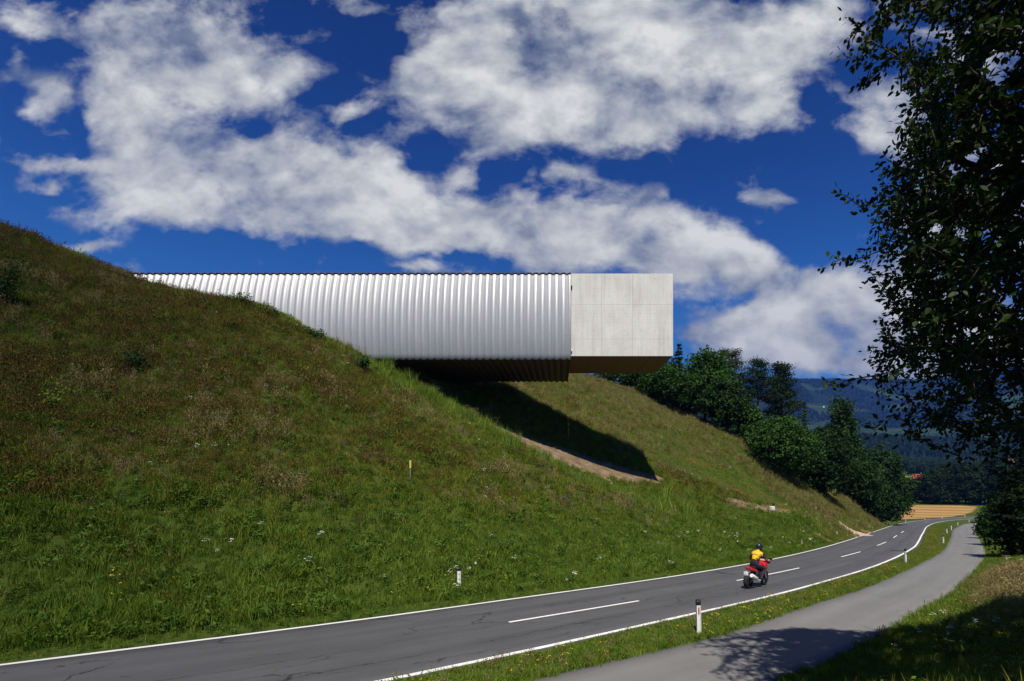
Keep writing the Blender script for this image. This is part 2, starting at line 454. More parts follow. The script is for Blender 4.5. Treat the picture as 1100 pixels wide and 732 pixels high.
def terrain(X, Y, detail=True):
    X = np.asarray(X, float); Y = np.asarray(Y, float)
    b = base(X, Y)
    dl = -sdist(X, Y, LEFT)          # >0 on the hill side
    dr = sdist(X, Y, PRIGHT)         # >0 right of the path
    dpl = sdist(X, Y, PLEFT); drr = sdist(X, Y, RIGHT)
    h = np.maximum(tps(X, Y), -1.5)
    win = (1-sstep(Y, 112, 175))*(1-sstep(X, 90, 150))
    hill = h*win*sstep(dl, .3, 3.5)
    bank = sstep(dr, .6, 10)*1.4 + np.clip(dr-2, 0, 40)*.035
    bank = bank*(1-sstep(Y, 60, 110))
    near = 1-sstep(np.hypot(X-3, Y+1), 3, 14)
    z = b + np.where(dl > 0, hill, 0) + np.where(dr > 0, bank, 0)
    z = z + np.where((dr > 0), near*1.2*sstep(dr, .5, 3), 0)
    road = (dl < .12) & (drr < .12)
    path = (dpl > -.02) & (dr < .02)
    z = np.where(road | path, b-.07, z)
    if detail:
        amp = np.where(dl > 0, sstep(dl, 1, 6)*.32, 0)+np.where(dr > 0, sstep(dr, .5, 3)*.2, 0)
        z = z + amp*(fbm(X*.45, Y*.45, 3, 4)-.5)*(1-sstep(Y, 120, 200))
    return z

# ------------------------------------------------------------------ ground sheet
gx = np.unique(np.r_[-9000, -5000, -2500, -1200, -600, -300, -180, np.arange(-120, -66, 4), np.arange(-66, 66, .6), np.arange(66, 130, 1.5), np.arange(130, 320, 8), 400, 600, 1000, 2000, 4000, 9000])
gy = np.unique(np.r_[-6000, -2000, -600, -200, np.arange(-80, -8, 5), np.arange(-8, 70, .6), np.arange(70, 140, 1.3), np.arange(140, 340, 6), np.arange(340, 1100, 40), 1500, 2500, 5000, 9000])
GX, GY = np.meshgrid(gx, gy)
GZ = terrain(GX, GY)
nx, ny = len(gx), len(gy)
idx = np.arange(nx*ny).reshape(ny, nx)
F = np.stack([idx[:-1, :-1].ravel(), idx[:-1, 1:].ravel(), idx[1:, 1:].ravel(), idx[1:, :-1].ravel()], 1)
# a smaller helper for quick heights
def grid_z(x, y):
    x = np.asarray(x, float); y = np.asarray(y, float)
    i = np.clip(np.searchsorted(gx, x)-1, 0, nx-2); j = np.clip(np.searchsorted(gy, y)-1, 0, ny-2)
    fx = np.clip((x-gx[i])/(gx[i+1]-gx[i]), 0, 1); fy = np.clip((y-gy[j])/(gy[j+1]-gy[j]), 0, 1)
    return (GZ[j, i]*(1-fx)+GZ[j, i+1]*fx)*(1-fy)+(GZ[j+1, i]*(1-fx)+GZ[j+1, i+1]*fx)*fy
m, t, out = mat('meadow_soil')
g = t.node('ShaderNodeNewGeometry'); P_ = g.outputs['Position']
n1 = t.noise(P_, .12, 5, .6); n2 = t.noise(P_, 1.3, 5, .65); n3 = t.noise(P_, 9, 3, .6)
f = t.math('ADD', t.math('MULTIPLY', n1, .5), t.math('ADD', t.math('MULTIPLY', n2, .35), t.math('MULTIPLY', n3, .15)))
c = t.ramp(f, [(.34, (.026, .046, .006)), (.48, (.046, .072, .010)), (.60, (.066, .078, .014)), (.72, (.075, .054, .016))])
p = t.node('ShaderNodeBsdfPrincipled'); t.l.new(c, p.inputs['Base Color']); p.inputs['Roughness'].default_value = .95; p.inputs['Specular IOR Level'].default_value = .1
b = t.node('ShaderNodeBump'); b.inputs['Strength'].default_value = .8; b.inputs['Distance'].default_value = .15
t.l.new(n3, b.inputs['Height']); t.l.new(b.outputs[0], p.inputs['Normal']); t.l.new(p.outputs[0], out.inputs[0])
M['soil'] = m
ground = link('ground', raw_mesh('ground', np.stack([GX.ravel(), GY.ravel(), GZ.ravel()], 1), F, True), M['soil'])
tag(ground, kind='structure')

# ------------------------------------------------------------------ asphalt
def asphalt(name, lo, hi, crack=1.0, tone=(1, 1, 1.04)):
    m, t, out = mat(name)
    g = t.node('ShaderNodeNewGeometry'); P_ = g.outputs['Position']
    at_ = t.node('ShaderNodeAttribute'); at_.attribute_name = 'lane'      # across / along the lane, metres
    lane = at_.outputs['Vector']
    st = t.vmath('MULTIPLY', lane, (1.6, .06, 1))
    n1 = t.noise(st, 1.0, 4, .6); n2 = t.noise(P_, .5, 4, .6); n3 = t.noise(P_, 60, 2, .5)
    f = t.math('ADD', t.math('MULTIPLY', n1, .5), t.math('ADD', t.math('MULTIPLY', n2, .3), t.math('MULTIPLY', n3, .2)))
    c = t.ramp(f, [(.36, tuple(lo*x for x in tone)), (.64, tuple(hi*x for x in tone))])
    # pale aggregate specks
    n4 = t.noise(P_, 220, 1, .5)
    c = t.mix(t.smooth(n4, .60, .74), c, tuple(hi*1.75*x for x in tone))
    # cracks: thin meandering lines, where the surface has aged
    wv = t.vmath('MULTIPLY_ADD', t.noise(P_, .8, 5, .65, out='Color'), (1.6, 1.6, 0), lane)
    vo = t.node('ShaderNodeTexVoronoi', feature='DISTANCE_TO_EDGE'); t.l.new(t.vmath('MULTIPLY', wv, (.5, .17, 1)), vo.inputs['Vector']); vo.inputs['Scale'].default_value = 1.0
    line = t.math('SUBTRACT', 1.0, t.smooth(vo.outputs[0], .003, .011))
    sl = t.node('ShaderNodeSeparateXYZ'); t.l.new(lane, sl.inputs[0])
    mw = t.math('MULTIPLY_ADD', t.math('SUBTRACT', t.noise(P_, .55, 6, .7), .5), 1.1, sl.outputs[0])
    for pos in (3.45, 4.75):
        lc = t.math('MULTIPLY', t.math('LESS_THAN', t.math('ABSOLUTE', t.math('SUBTRACT', mw, pos)), .022), t.math('MULTIPLY', t.smooth(t.noise(P_, .35, 3, .6), .42, .5), .8*crack))
        c = t.mix(lc, c, (.013, .013, .014))
    wheel = t.math('SINE', t.math('MULTIPLY', sl.outputs[0], 4.2))
    c = t.mix(t.math('MULTIPLY', t.smooth(wheel, .0, 1.0), .22*crack), c, tuple(lo*.75*x for x in tone))
    msk = t.smooth(t.noise(P_, .22, 3, .6), .47, .58)
    cr = t.math('MULTIPLY', t.math('MULTIPLY', line, msk), .85*crack)
    c = t.mix(cr, c, (.012, .012, .013))
    p = t.node('ShaderNodeBsdfPrincipled'); t.l.new(c, p.inputs['Base Color']); p.inputs['Roughness'].default_value = .72; p.inputs['Specular IOR Level'].default_value = .35
    b = t.node('ShaderNodeBump'); b.inputs['Strength'].default_value = .35; b.inputs['Distance'].default_value = .008
    t.l.new(t.math('SUBTRACT', n4, cr), b.inputs['Height']); t.l.new(b.outputs[0], p.inputs['Normal']); t.l.new(p.outputs[0], out.inputs[0])
    return m
M['asphalt'] = asphalt('asphalt', .050, .084)
M['path_asphalt'] = asphalt('path_asphalt', .115, .165, .25, (1.03, 1, .95))
def ribbon(name, A, B, material, lift=0.0, nw=9, skirt=.12, parent=None, wob=0.0, seed=1):
    """sheet between polylines A (left) and B (right), laid on the road surface, with turned-down edges"""
    n = min(len(A), len(B)); A = A[:n].copy(); B = B[:n].copy()
    if wob:
        k = np.arange(n)
        dAB = (B-A)/np.linalg.norm(B-A, axis=1)[:, None]
        A += dAB*((fbm(k*.23, k*0+3, seed)-.5)*wob)[:, None]; B += dAB*((fbm(k*.23, k*0+9, seed+5)-.5)*wob)[:, None]
    rows = []; lane = []
    s = np.r_[0, np.cumsum(np.linalg.norm(np.diff(A, axis=0), axis=1))]
    for i, f in enumerate([0]+list(np.linspace(0, 1, nw))+[1]):
        Pq = A*(1-f)+B*f
        z = base(Pq[:, 0], Pq[:, 1])+lift
        if skirt and i in (0, nw+1): z = z-skirt
        rows.append(np.c_[Pq, z]); lane.append(np.c_[np.full(n, f*np.linalg.norm(B[0]-A[0])), s, s*0])
    if not skirt: rows = rows[1:-1]; lane = lane[1:-1]
    m_ = len(rows)
    V = np.stack(rows, 1).reshape(-1, 3); L_ = np.stack(lane, 1).reshape(-1, 3)
    ii = np.arange(n*m_).reshape(n, m_)
    F = np.stack([ii[:-1, :-1].ravel(), ii[:-1, 1:].ravel(), ii[1:, 1:].ravel(), ii[1:, :-1].ravel()], 1)
    me = raw_mesh(name, V, F, False)
    a = me.attributes.new('lane', 'FLOAT_VECTOR', 'POINT'); a.data.foreach_set('vector', L_.astype(np.float32).ravel())
    return link(name, me, material, parent)
sel = slice(30, len(LEFT))
road = ribbon('road', (LEFT-Nr*.16), (RIGHT+Nr*.30), M['asphalt'], 0.0, 9, .12, wob=.10)
tag(road, kind='structure')
path = ribbon('path', PLEFT, PRIGHT, M['path_asphalt'], 0.0, 7, .12, wob=.16, seed=21)
tag(path, kind='structure')
m, t, out = mat('road_paint')
g = t.node('ShaderNodeNewGeometry')
n = t.noise(g.outputs['Position'], 6, 5, .7); n5 = t.noise(g.outputs['Position'], 40, 3, .6)
c = t.mix(t.smooth(t.math('ADD', t.math('MULTIPLY', n, .6), t.math('MULTIPLY', n5, .4)), .56, .66), (.72, .71, .66), (.36, .35, .33))
p = t.node('ShaderNodeBsdfPrincipled'); t.l.new(c, p.inputs['Base Color']); p.inputs['Roughness'].default_value = .6
t.l.new(p.outputs[0], out.inputs[0]); M['paint'] = m
ribbon('edge_line', LEFT-Nr*.075, LEFT+Nr*.075, M['paint'], .005, 2, 0, road, wob=.03, seed=4)
ribbon('edge_line', RIGHT-Nr*.085, RIGHT+Nr*.085, M['paint'], .005, 2, 0, road, wob=.03, seed=6)
# centre dashes
DASH = [((542,669.5),(690,645)),((790,624.2),(860,610)),((903.7,598.4),(924,593)),((942,586.3),(951.7,582.4)),((962,578),(968,575.5)),((974,572.8),(978,571)),((1004,561.6),(1009,561))]
cs = arc
for a_, b_ in DASH:
    pa, pb = hit([a_])[0], hit([b_])[0]
    ia = np.argmin(((CENTRE-pa)**2).sum(1)); ib = np.argmin(((CENTRE-pb)**2).sum(1))
    ib = max(ib, ia+3)
    off = np.array([(pa-CENTRE[ia])@Nr[ia], (pb-CENTRE[ib])@Nr[ib]])
    k = np.arange(ia, ib+1); o_ = np.interp(k, [ia, ib], np.clip(off, -.5, .5))
    cc = CENTRE[k]+Nr[k]*o_[:, None]
    ribbon('centre_dash', cc-Nr[k]*.065, cc+Nr[k]*.065, M['paint'], .005, 2, 0, road)
# ------------------------------------------------------------------ stubble field across the bend
m, t, out = mat('stubble')
g = t.node('ShaderNodeNewGeometry'); P_ = g.outputs['Position']
wv = t.node('ShaderNodeTexWave', wave_type='BANDS', bands_direction='DIAGONAL'); t.l.new(t.vmath('MULTIPLY', P_, (.5, 1.5, 1)), wv.inputs['Vector'])
wv.inputs['Scale'].default_value = .022; wv.inputs['Distortion'].default_value = 2.5; wv.inputs['Detail'].default_value = 3; wv.inputs['Detail Scale'].default_value = .6
n = t.noise(P_, .25, 5, .7)
c = t.mix(t.math('ADD', t.math('MULTIPLY', wv.outputs[1], .55), t.math('MULTIPLY', n, .45)), (.17, .095, .032), (.40, .255, .095))
p = t.node('ShaderNodeBsdfPrincipled'); t.l.new(c, p.inputs['Base Color']); p.inputs['Roughness'].default_value = .95; p.inputs['Specular IOR Level'].default_value = .1
t.l.new(p.outputs[0], out.inputs[0]); M['stubble'] = m
def patch(name, pxs, material, lift, step, kind='structure', zf=None):
    Q = hit(pxs) if zf is None else np.asarray(pxs, float)
    x0, y0 = Q.min(0); x1, y1 = Q.max(0)
    xs = np.arange(x0, x1+step, step); ys = np.arange(y0, y1+step, step)
    XX, YY = np.meshgrid(xs, ys)
    def inside(x, y):
        r = np.zeros(np.shape(x), bool)
        for i in range(len(Q)):
            (xa, ya), (xb, yb) = Q[i], Q[(i+1) % len(Q)]
            cnd = ((ya > y) != (yb > y))
            r ^= cnd & (x < (xb-xa)*(y-ya)/(yb-ya+1e-12)+xa)
        return r
    zz_ = (base(XX, YY) if zf is None else zf(XX, YY))+lift
    ii = np.arange(XX.size).reshape(XX.shape)
    F = np.stack([ii[:-1, :-1].ravel(), ii[:-1, 1:].ravel(), ii[1:, 1:].ravel(), ii[1:, :-1].ravel()], 1)
    V = np.stack([XX.ravel(), YY.ravel(), zz_.ravel()], 1)
    cen = V[F].mean(1); F = F[inside(cen[:, 0], cen[:, 1])]
    used = np.unique(F); remap = np.zeros(len(V), int); remap[used] = np.arange(len(used))
    return tag(link(name, raw_mesh(name, V[used], remap[F], True), material), kind=kind)
patch('field', [(962,559),(966,552),(975,544.5),(985,543.2),(1030,543.2),(1050,545),(1046,549),(1036,553.3),(1018,556.2),(990,557.6)], M['stubble'], .12, 1.6)
# ------------------------------------------------------------------ dirt track and pit floor under the building
m, t, out = mat('bare_earth')
g = t.node('ShaderNodeNewGeometry'); P_ = g.outputs['Position']
n = t.noise(P_, .9, 6, .65); n2 = t.noise(P_, 7, 5, .7)
c = t.ramp(t.math('ADD', t.math('MULTIPLY', n, .5), t.math('MULTIPLY', n2, .5)), [(.36, (.075, .048, .024)), (.5, (.16, .112, .064)), (.64, (.28, .215, .14))])
p = t.node('ShaderNodeBsdfPrincipled'); t.l.new(c, p.inputs['Base Color']); p.inputs['Roughness'].default_value = .95; p.inputs['Specular IOR Level'].default_value = .1
b = t.node('ShaderNodeBump'); b.inputs['Strength'].default_value = .9; b.inputs['Distance'].default_value = .06
t.l.new(n2, b.inputs['Height']); t.l.new(b.outputs[0], p.inputs['Normal']); t.l.new(p.outputs[0], out.inputs[0]); M['earth'] = m
def pxy(u, v, Y): return ((u-U0)/FPX*Y, Y)
TRACK_F = [pxy(500,447,43.6), pxy(521,459,43.4), pxy(545,472,43.6), pxy(576,490,43.9), pxy(608,503,44.3), pxy(652,520,45.2), pxy(690,525,46.6), pxy(716,526,48.2)]
TRACK_B = [pxy(722,523,52.6), pxy(705,517,52.5), pxy(660,500,51), pxy(600,470,49.5), pxy(560,440,48.6), pxy(520,425,47.2)]
TRACK2 = [pxy(764,541,51.6), pxy(790,546,53), pxy(820,550.5,54.8), pxy(856,556,57.5), pxy(858,556,59.6), pxy(821,548,57.6), pxy(790,542,55.6), pxy(764,538,54.2)]
track = patch('track', TRACK_F+TRACK_B, M['earth'], .05, .3, zf=grid_z)
patch('track', TRACK2, M['earth'], .05, .3, zf=grid_z)
TRK = np.array(TRACK_F+TRACK_B); TRK2 = np.array(TRACK2)
def in_poly(x, y, Q):
    r = np.zeros(np.shape(x), bool)
    for i in range(len(Q)):
        (xa, ya), (xb, yb) = Q[i], Q[(i+1) % len(Q)]
        r ^= ((ya > y) != (yb > y)) & (x < (xb-xa)*(y-ya)/(yb-ya+1e-12)+xa)
    return r

# ------------------------------------------------------------------ museum: corrugated gallery tube with a concrete end
m, t, out = mat('galvanised_steel')
g = t.node('ShaderNodeNewGeometry'); P_ = g.outputs['Position']
n = t.noise(t.vmath('MULTIPLY', P_, (2.2, 1, .25)), 1.0, 5, .65); n2 = t.noise(P_, .35, 3, .6)
c = t.mix(t.math('ADD', t.math('MULTIPLY', n, .6), t.math('MULTIPLY', n2, .4)), (.42, .42, .412), (.55, .545, .525))
p = t.node('ShaderNodeBsdfPrincipled'); t.l.new(c, p.inputs['Base Color'])
p.inputs['Metallic'].default_value = .5
sp = t.node('ShaderNodeSeparateXYZ'); t.l.new(P_, sp.inputs[0])
t.l.new(t.math('MULTIPLY_ADD', n, .2, .44), p.inputs['Roughness'])
t.l.new(p.outputs[0], out.inputs[0]); M['steel'] = m
M['rust_edge'] = pbr('rust_edge', (.060, .042, .036), .7, var=.3)  # plain dark brown for the edge along the roof
M['dark_metal'] = pbr('dark_metal', (.03, .03, .032), .5, metal=.4)
M['soffit_steel'] = pbr('soffit_steel', (.075, .050, .034), .6, var=.25, scale=.6)  # same steel as the shell, its underside shade put into the colour
m, t, out = mat('soffit_boards')
g = t.node('ShaderNodeNewGeometry'); sp = t.node('ShaderNodeSeparateXYZ'); t.l.new(g.outputs['Position'], sp.inputs[0])
c = t.mix(t.noise(t.vmath('MULTIPLY', g.outputs['Position'], (.5, 4, 1)), 1.0, 5, .6), (.13, .062, .028), (.25, .125, .06))
c = t.mix(t.math('LESS_THAN', t.math('FRACT', t.math('MULTIPLY', sp.outputs[1], 1.9)), .05), c, (.03, .018, .01))
c = t.mix(t.math('LESS_THAN', t.math('FRACT', t.math('MULTIPLY', sp.outputs[0], .38)), .015), c, (.03, .018, .01))
p = t.node('ShaderNodeBsdfPrincipled'); t.l.new(c, p.inputs['Base Color']); p.inputs['Roughness'].default_value = .7
t.l.new(p.outputs[0], out.inputs[0]); M['soffit_boards'] = m
m, t, out = mat('board_concrete')
g = t.node('ShaderNodeNewGeometry'); P_ = g.outputs['Position']
sp = t.node('ShaderNodeSeparateXYZ'); t.l.new(P_, sp.inputs[0]); X_, Y_, Z_ = sp.outputs
n1 = t.noise(P_, .55, 6, .65); n2 = t.noise(t.vmath('MULTIPLY', P_, (3.2, 3.2, .35)), 1.0, 5, .65); n3 = t.noise(P_, 14, 4, .7)
f = t.math('ADD', t.math('MULTIPLY', n1, .45), t.math('ADD', t.math('MULTIPLY', n2, .35), t.math('MULTIPLY', n3, .2)))
c = t.ramp(f, [(.34, (.55, .52, .445)), (.5, (.66, .635, .56)), (.66, (.76, .735, .66))])
def seam(coord, pos, wdt): return t.math('LESS_THAN', t.math('ABSOLUTE', t.math('SUBTRACT', coord, pos)), wdt)
for pos, sgn in ((3.72, .5), (6.36, .5), (9.0, .2), (2.4, .12), (5.05, .12), (7.7, .14)):
    c = t.mix(t.math('MULTIPLY', seam(X_, pos, .024), sgn*.62), c, (.17, .165, .15))
for pos, sgn in ((13.42, .38), (10.45, .32), (11.9, .10), (14.8, .08)):
    c = t.mix(t.math('MULTIPLY', seam(Z_, pos, .024), sgn*.62), c, (.17, .165, .15))
# fine board grid
bx_ = t.math('LESS_THAN', t.math('FRACT', t.math('MULTIPLY', X_, 3.8)), .1); bz_ = t.math('LESS_THAN', t.math('FRACT', t.math('MULTIPLY', Z_, 3.8)), .1)
c = t.mix(t.math('MULTIPLY', t.math('MAXIMUM', bx_, bz_), t.math('MULTIPLY', n3, .16)), c, (.2, .195, .18))
# tie holes
hx = t.math('SUBTRACT', t.math('FRACT', t.math('MULTIPLY', t.math('SUBTRACT', X_, 1.08), 1/1.32)), .5); hz = t.math('SUBTRACT', t.math('FRACT', t.math('MULTIPLY', t.math('SUBTRACT', Z_, 8.9), 1/1.5)), .5)
dh = t.math('SQRT', t.math('ADD', t.math('MULTIPLY', hx, hx), t.math('MULTIPLY', t.math('MULTIPLY', hz, hz), 1.3)))
c = t.mix(t.math('MULTIPLY', t.math('LESS_THAN', dh, .028), .55), c, (.10, .10, .09))
# pale lime runs
lim = t.math('MULTIPLY', t.smooth(t.noise(t.vmath('MULTIPLY', P_, (4.5, 4.5, .18)), 1.0, 3, .6), .60, .70), .30)
c = t.mix(lim, c, (.80, .79, .74))
dk = t.math('MULTIPLY', t.smooth(t.noise(t.vmath('MULTIPLY', P_, (2.6, 2.6, .12)), 1.0, 5, .65), .50, .70), .22)
c = t.mix(dk, c, (.33, .315, .27))
p = t.node('ShaderNodeBsdfPrincipled'); t.l.new(c, p.inputs['Base Color']); p.inputs['Roughness'].default_value = .85; p.inputs['Specular IOR Level'].default_value = .25
b = t.node('ShaderNodeBump'); b.inputs['Strength'].default_value = .25; b.inputs['Distance'].default_value = .03
t.l.new(n3, b.inputs['Height']); t.l.new(b.outputs[0], p.inputs['Normal']); t.l.new(p.outputs[0], out.inputs[0]); M['concrete'] = m
m, t, out = mat('window_glass')
p = t.node('ShaderNodeBsdfPrincipled'); g = t.node('ShaderNodeTexCoord')
t.l.new(t.mix(t.noise(g.outputs['Object'], 1.0), (.02, .025, .03), (.03, .035, .04)), p.inputs['Base Color']); p.inputs['Roughness'].default_value = .05; p.inputs['Specular IOR Level'].default_value = .6
t.l.new(p.outputs[0], out.inputs[0]); M['glass'] = m

museum = empty('museum_building', (-15, 50.5, 8.75))
tag(museum, 'long museum gallery tube of corrugated steel with bare concrete end jutting out of the hillside', 'museum')
bpy.context.view_layer.update()
def mpart(name, me, mt):
    o = link(name, me, mt, museum); o.matrix_parent_inverse = museum.matrix_world.inverted(); return o
ZB, ZT = 8.75, 16.36
yf = lambda z: 44.0+13.0-math.sqrt(169-(z-11.5)**2)
sec = [(yf(z), z) for z in np.linspace(ZB+.12, ZT-.12, 22)]
sec += [(yf(ZT)+.05, ZT-.03), (yf(ZT)+.14, ZT)]
ysec = np.linspace(yf(ZT)+.6, 101-yf(ZT)-.6, 8)
sec += [(y, ZT+.25*math.sin(PI*(y-ysec[0])/(ysec[-1]-ysec[0]))*.3) for y in ysec]
sec += [(101-yf(ZT)-.14, ZT), (101-yf(ZT)-.05, ZT-.03)]
sec += [(101-yf(z), z) for z in np.linspace(ZT-.12, ZB+.12, 12)]
sec += [(101-yf(ZB)-.04, ZB+.03), (101-yf(ZB)-.12, ZB)]
sec += [(y, ZB) for y in np.linspace(101-yf(ZB)-.5, yf(ZB)+.5, 12)]
sec += [(yf(ZB)+.12, ZB), (yf(ZB)+.04, ZB+.03)]
sec = np.array(sec)
tg = np.roll(sec, -1, 0)-np.roll(sec, 1, 0); tg /= np.linalg.norm(tg, axis=1)[:, None]
nrm2 = np.stack([-tg[:, 1], tg[:, 0]], 1)       # outward for this winding (front going up -> -y)
PER = .605
xs = np.arange(1.04-PER*104, 1.04+.001, PER/12)
ph = np.mod((xs-1.04)/PER+.5, 1.0)
prof = (np.sin(PI*ph)**.85-.5)*.175
prof += .035*np.exp(-(np.minimum(ph, 1-ph)/.07)**2)     # small stiffening rib in each valley
V = np.zeros((len(xs), len(sec), 3))
V[:, :, 0] = xs[:, None]
V[:, :, 1] = sec[None, :, 0]+nrm2[None, :, 0]*prof[:, None]
V[:, :, 2] = sec[None, :, 1]+nrm2[None, :, 1]*prof[:, None]
ii = np.arange(V.shape[0]*V.shape[1]).reshape(V.shape[:2]); jj = np.roll(ii, -1, 1)
F = np.stack([ii[:-1].ravel(), ii[1:].ravel(), jj[1:].ravel(), jj[:-1].ravel()], 1)
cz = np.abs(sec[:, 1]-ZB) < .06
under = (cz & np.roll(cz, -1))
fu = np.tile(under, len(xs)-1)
def sub(V_, F_):
    used = np.unique(F_); rm = np.zeros(len(V_), int); rm[used] = np.arange(len(used)); return V_[used], rm[F_]
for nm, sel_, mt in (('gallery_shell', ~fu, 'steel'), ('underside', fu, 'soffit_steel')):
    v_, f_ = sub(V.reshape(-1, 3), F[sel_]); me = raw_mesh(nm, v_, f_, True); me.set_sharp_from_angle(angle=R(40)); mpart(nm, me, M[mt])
# end wall closing the tube behind the concrete box
bm = bmesh.new()
inner = [bm.verts.new((.96, y+n_[0]*-.02, z+n_[1]*-.02)) for (y, z), n_ in zip(sec, nrm2)]
bm.faces.new(inner)
mpart('end_wall', bm_mesh('end_wall', bm), M['dark_metal'])
# dark folded edge along the top of the front wall
ye = yf(ZT)
rows = []
for dy, dz in ((-.075, -.03), (-.085, .05), (.09, .06), (.09, -.02)):
    rows.append(np.c_[xs, ye+.03-prof*.9+dy, ZT+.035+prof*.45+dz])
V = np.stack(rows, 1).reshape(-1, 3); k = 4; ii = np.arange(len(xs)*k).reshape(len(xs), k); jj = np.roll(ii, -1, 1)
F = np.stack([ii[:-1].ravel(), ii[1:].ravel(), jj[1:].ravel(), jj[:-1].ravel()], 1)
mpart('roof_edge', raw_mesh('roof_edge', V, F), M['rust_edge'])
# concrete terrace box: four slabs round an opening at its far end
CX0, CX1, CY0, CY1, CZ0, CZ1 = 1.08, 9.86, 44.06, 52.45, 8.97, 16.10
bm = bmesh.new()
o4 = [(CY0, CZ0), (CY1, CZ0), (CY1, CZ1), (CY0, CZ1)]; i4 = [(CY0+.45, CZ0+.5), (CY1-.45, CZ0+.5), (CY1-.45, CZ1-.45), (CY0+.45, CZ1-.45)]
va = [bm.verts.new((CX0, y, z)) for y, z in o4]; vb = [bm.verts.new((CX1, y, z)) for y, z in o4]
vc = [bm.verts.new((CX1, y, z)) for y, z in i4]; vd = [bm.verts.new((CX0+2.2, y, z)) for y, z in i4]
bm.faces.new(va)
for k in range(4):
    l = (k+1) % 4
    bm.faces.new((va[k], vb[k], vb[l], va[l])); bm.faces.new((vb[k], vc[k], vc[l], vb[l])); bm.faces.new((vc[k], vd[k], vd[l], vc[l]))
bm.faces.new(vd)
bmesh.ops.bevel(bm, geom=[e for e in bm.edges if all(v in va+vb for v in e.verts)], offset=.035, segments=2, affect='EDGES')
mpart('concrete_box', bm_mesh('concrete_box', bm), M['concrete'])
bm = bmesh.new(); bbox(bm, ((CX0+CX1)/2, (CY0+CY1)/2, CZ0-.015), (CX1-CX0-.12, CY1-CY0-.12, .05)); mpart('timber_soffit', bm_mesh('timber_soffit', bm), M['soffit_boards'])
bm = bmesh.new(); bbox(bm, (CX0+2.5, (CY0+CY1)/2, (CZ0+CZ1)/2+.02), (.03, CY1-CY0-1.1, CZ1-CZ0-1.15))
gl = mpart('glass_front', bm_mesh('glass_front', bm), M['glass'])
bm = bmesh.new()
for k in range(6):
    y = CY0+.5+(CY1-CY0-1.0)*k/5; bbox(bm, (CX0+2.56, y, (CZ0+CZ1)/2+.02), (.08, .09, CZ1-CZ0-1.0))
for z in (CZ0+.58, CZ1-.52): bbox(bm, (CX0+2.565, (CY0+CY1)/2, z), (.06, CY1-CY0-.95, .1))
mpart('window_frame', bm_mesh('window_frame', bm), M['dark_metal'])
bm = bmesh.new(); bbox(bm, (1.055, 44.3, 12.53), (.05, .3, 7.3))
mpart('joint_strip', bm_mesh('joint_strip', bm), M['dark_metal'])
for z, mt in ((14.95, 'dark_metal'), (9.45, 'white_plastic')):
    bm = bmesh.new(); bbox(bm, (1.13, 44.0, z), (.1, .12, .2 if mt == 'dark_metal' else .12), bev=.02)
    mpart('bracket', bm_mesh('bracket', bm), M[mt])


# ------------------------------------------------------------------ guide posts along the road
def frame_at(P):
    """nearest road direction angle at plan point"""
    i = int(np.argmin(((CENTRE-np.asarray(P))**2).sum(1))); return math.atan2(Tn[i][1], Tn[i][0])
def build_post(kind):
    root = empty('guide_post')
    bm = bmesh.new()
    w_, d_ = .066, .050
    ol = [(-w_, -d_), (w_*.3, -d_*1.1), (w_, -d_*.2), (w_, d_*.5), (w_*.3, d_), (-w_, d_)]
    def ring(z, s=1.0, tilt=0): return [bm.verts.new((x*s, y*s, z+tilt*y/d_)) for x, y in ol]
    rs = [ring(-.25, 1.06), ring(.2, 1.04), ring(.86, 1.0)]
    for a, b in zip(rs, rs[1:]):
        for k in range(6): bm.faces.new((a[k], a[(k+1) % 6], b[(k+1) % 6], b[k]))
    bm.faces.new(rs[-1]); link('post_body', bm_mesh('post_body', bm), M['white_plastic'], root)
    bm = bmesh.new()
    rs = [ring(.86, 1.012), ring(.985, 1.0, .015), ring(1.0, .82, .015)]
    for a, b in zip(rs, rs[1:]):
        for k in range(6): bm.faces.new((a[k], a[(k+1) % 6], b[(k+1) % 6], b[k]))
    bm.faces.new(rs[0][::-1]); bm.faces.new(rs[-1]); link('black_cap', bm_mesh('black_cap', bm), M['black_plastic'], root)
    if kind == 'red':
        bm = bmesh.new(); bbox(bm, (-.012, -d_*1.08-.004, .715), (.036, .014, .19), bev=.004)
        link('red_reflector', bm_mesh('red_reflector', bm), M['red_reflector'], root)
    elif kind == 'grey':
        bm = bmesh.new(); bbox(bm, (-.004, -d_*1.08-.004, .72), (.045, .014, .17), bev=.004)
        link('grey_reflector', bm_mesh('grey_reflector', bm), M['grey_reflector'], root)
    elif kind == 'dots':
        for z in (.74, .54):
            bm = bmesh.new(); bmesh.ops.create_cone(bm, cap_ends=True, segments=16, radius1=.024, radius2=.022, depth=.014, matrix=Matrix.Translation((0, -d_*1.07-.003, z))@Matrix.Rotation(PI/2, 4, 'X'))
            link('round_reflector', bm_mesh('round_reflector', bm), M['grey_reflector'], root)
    return root
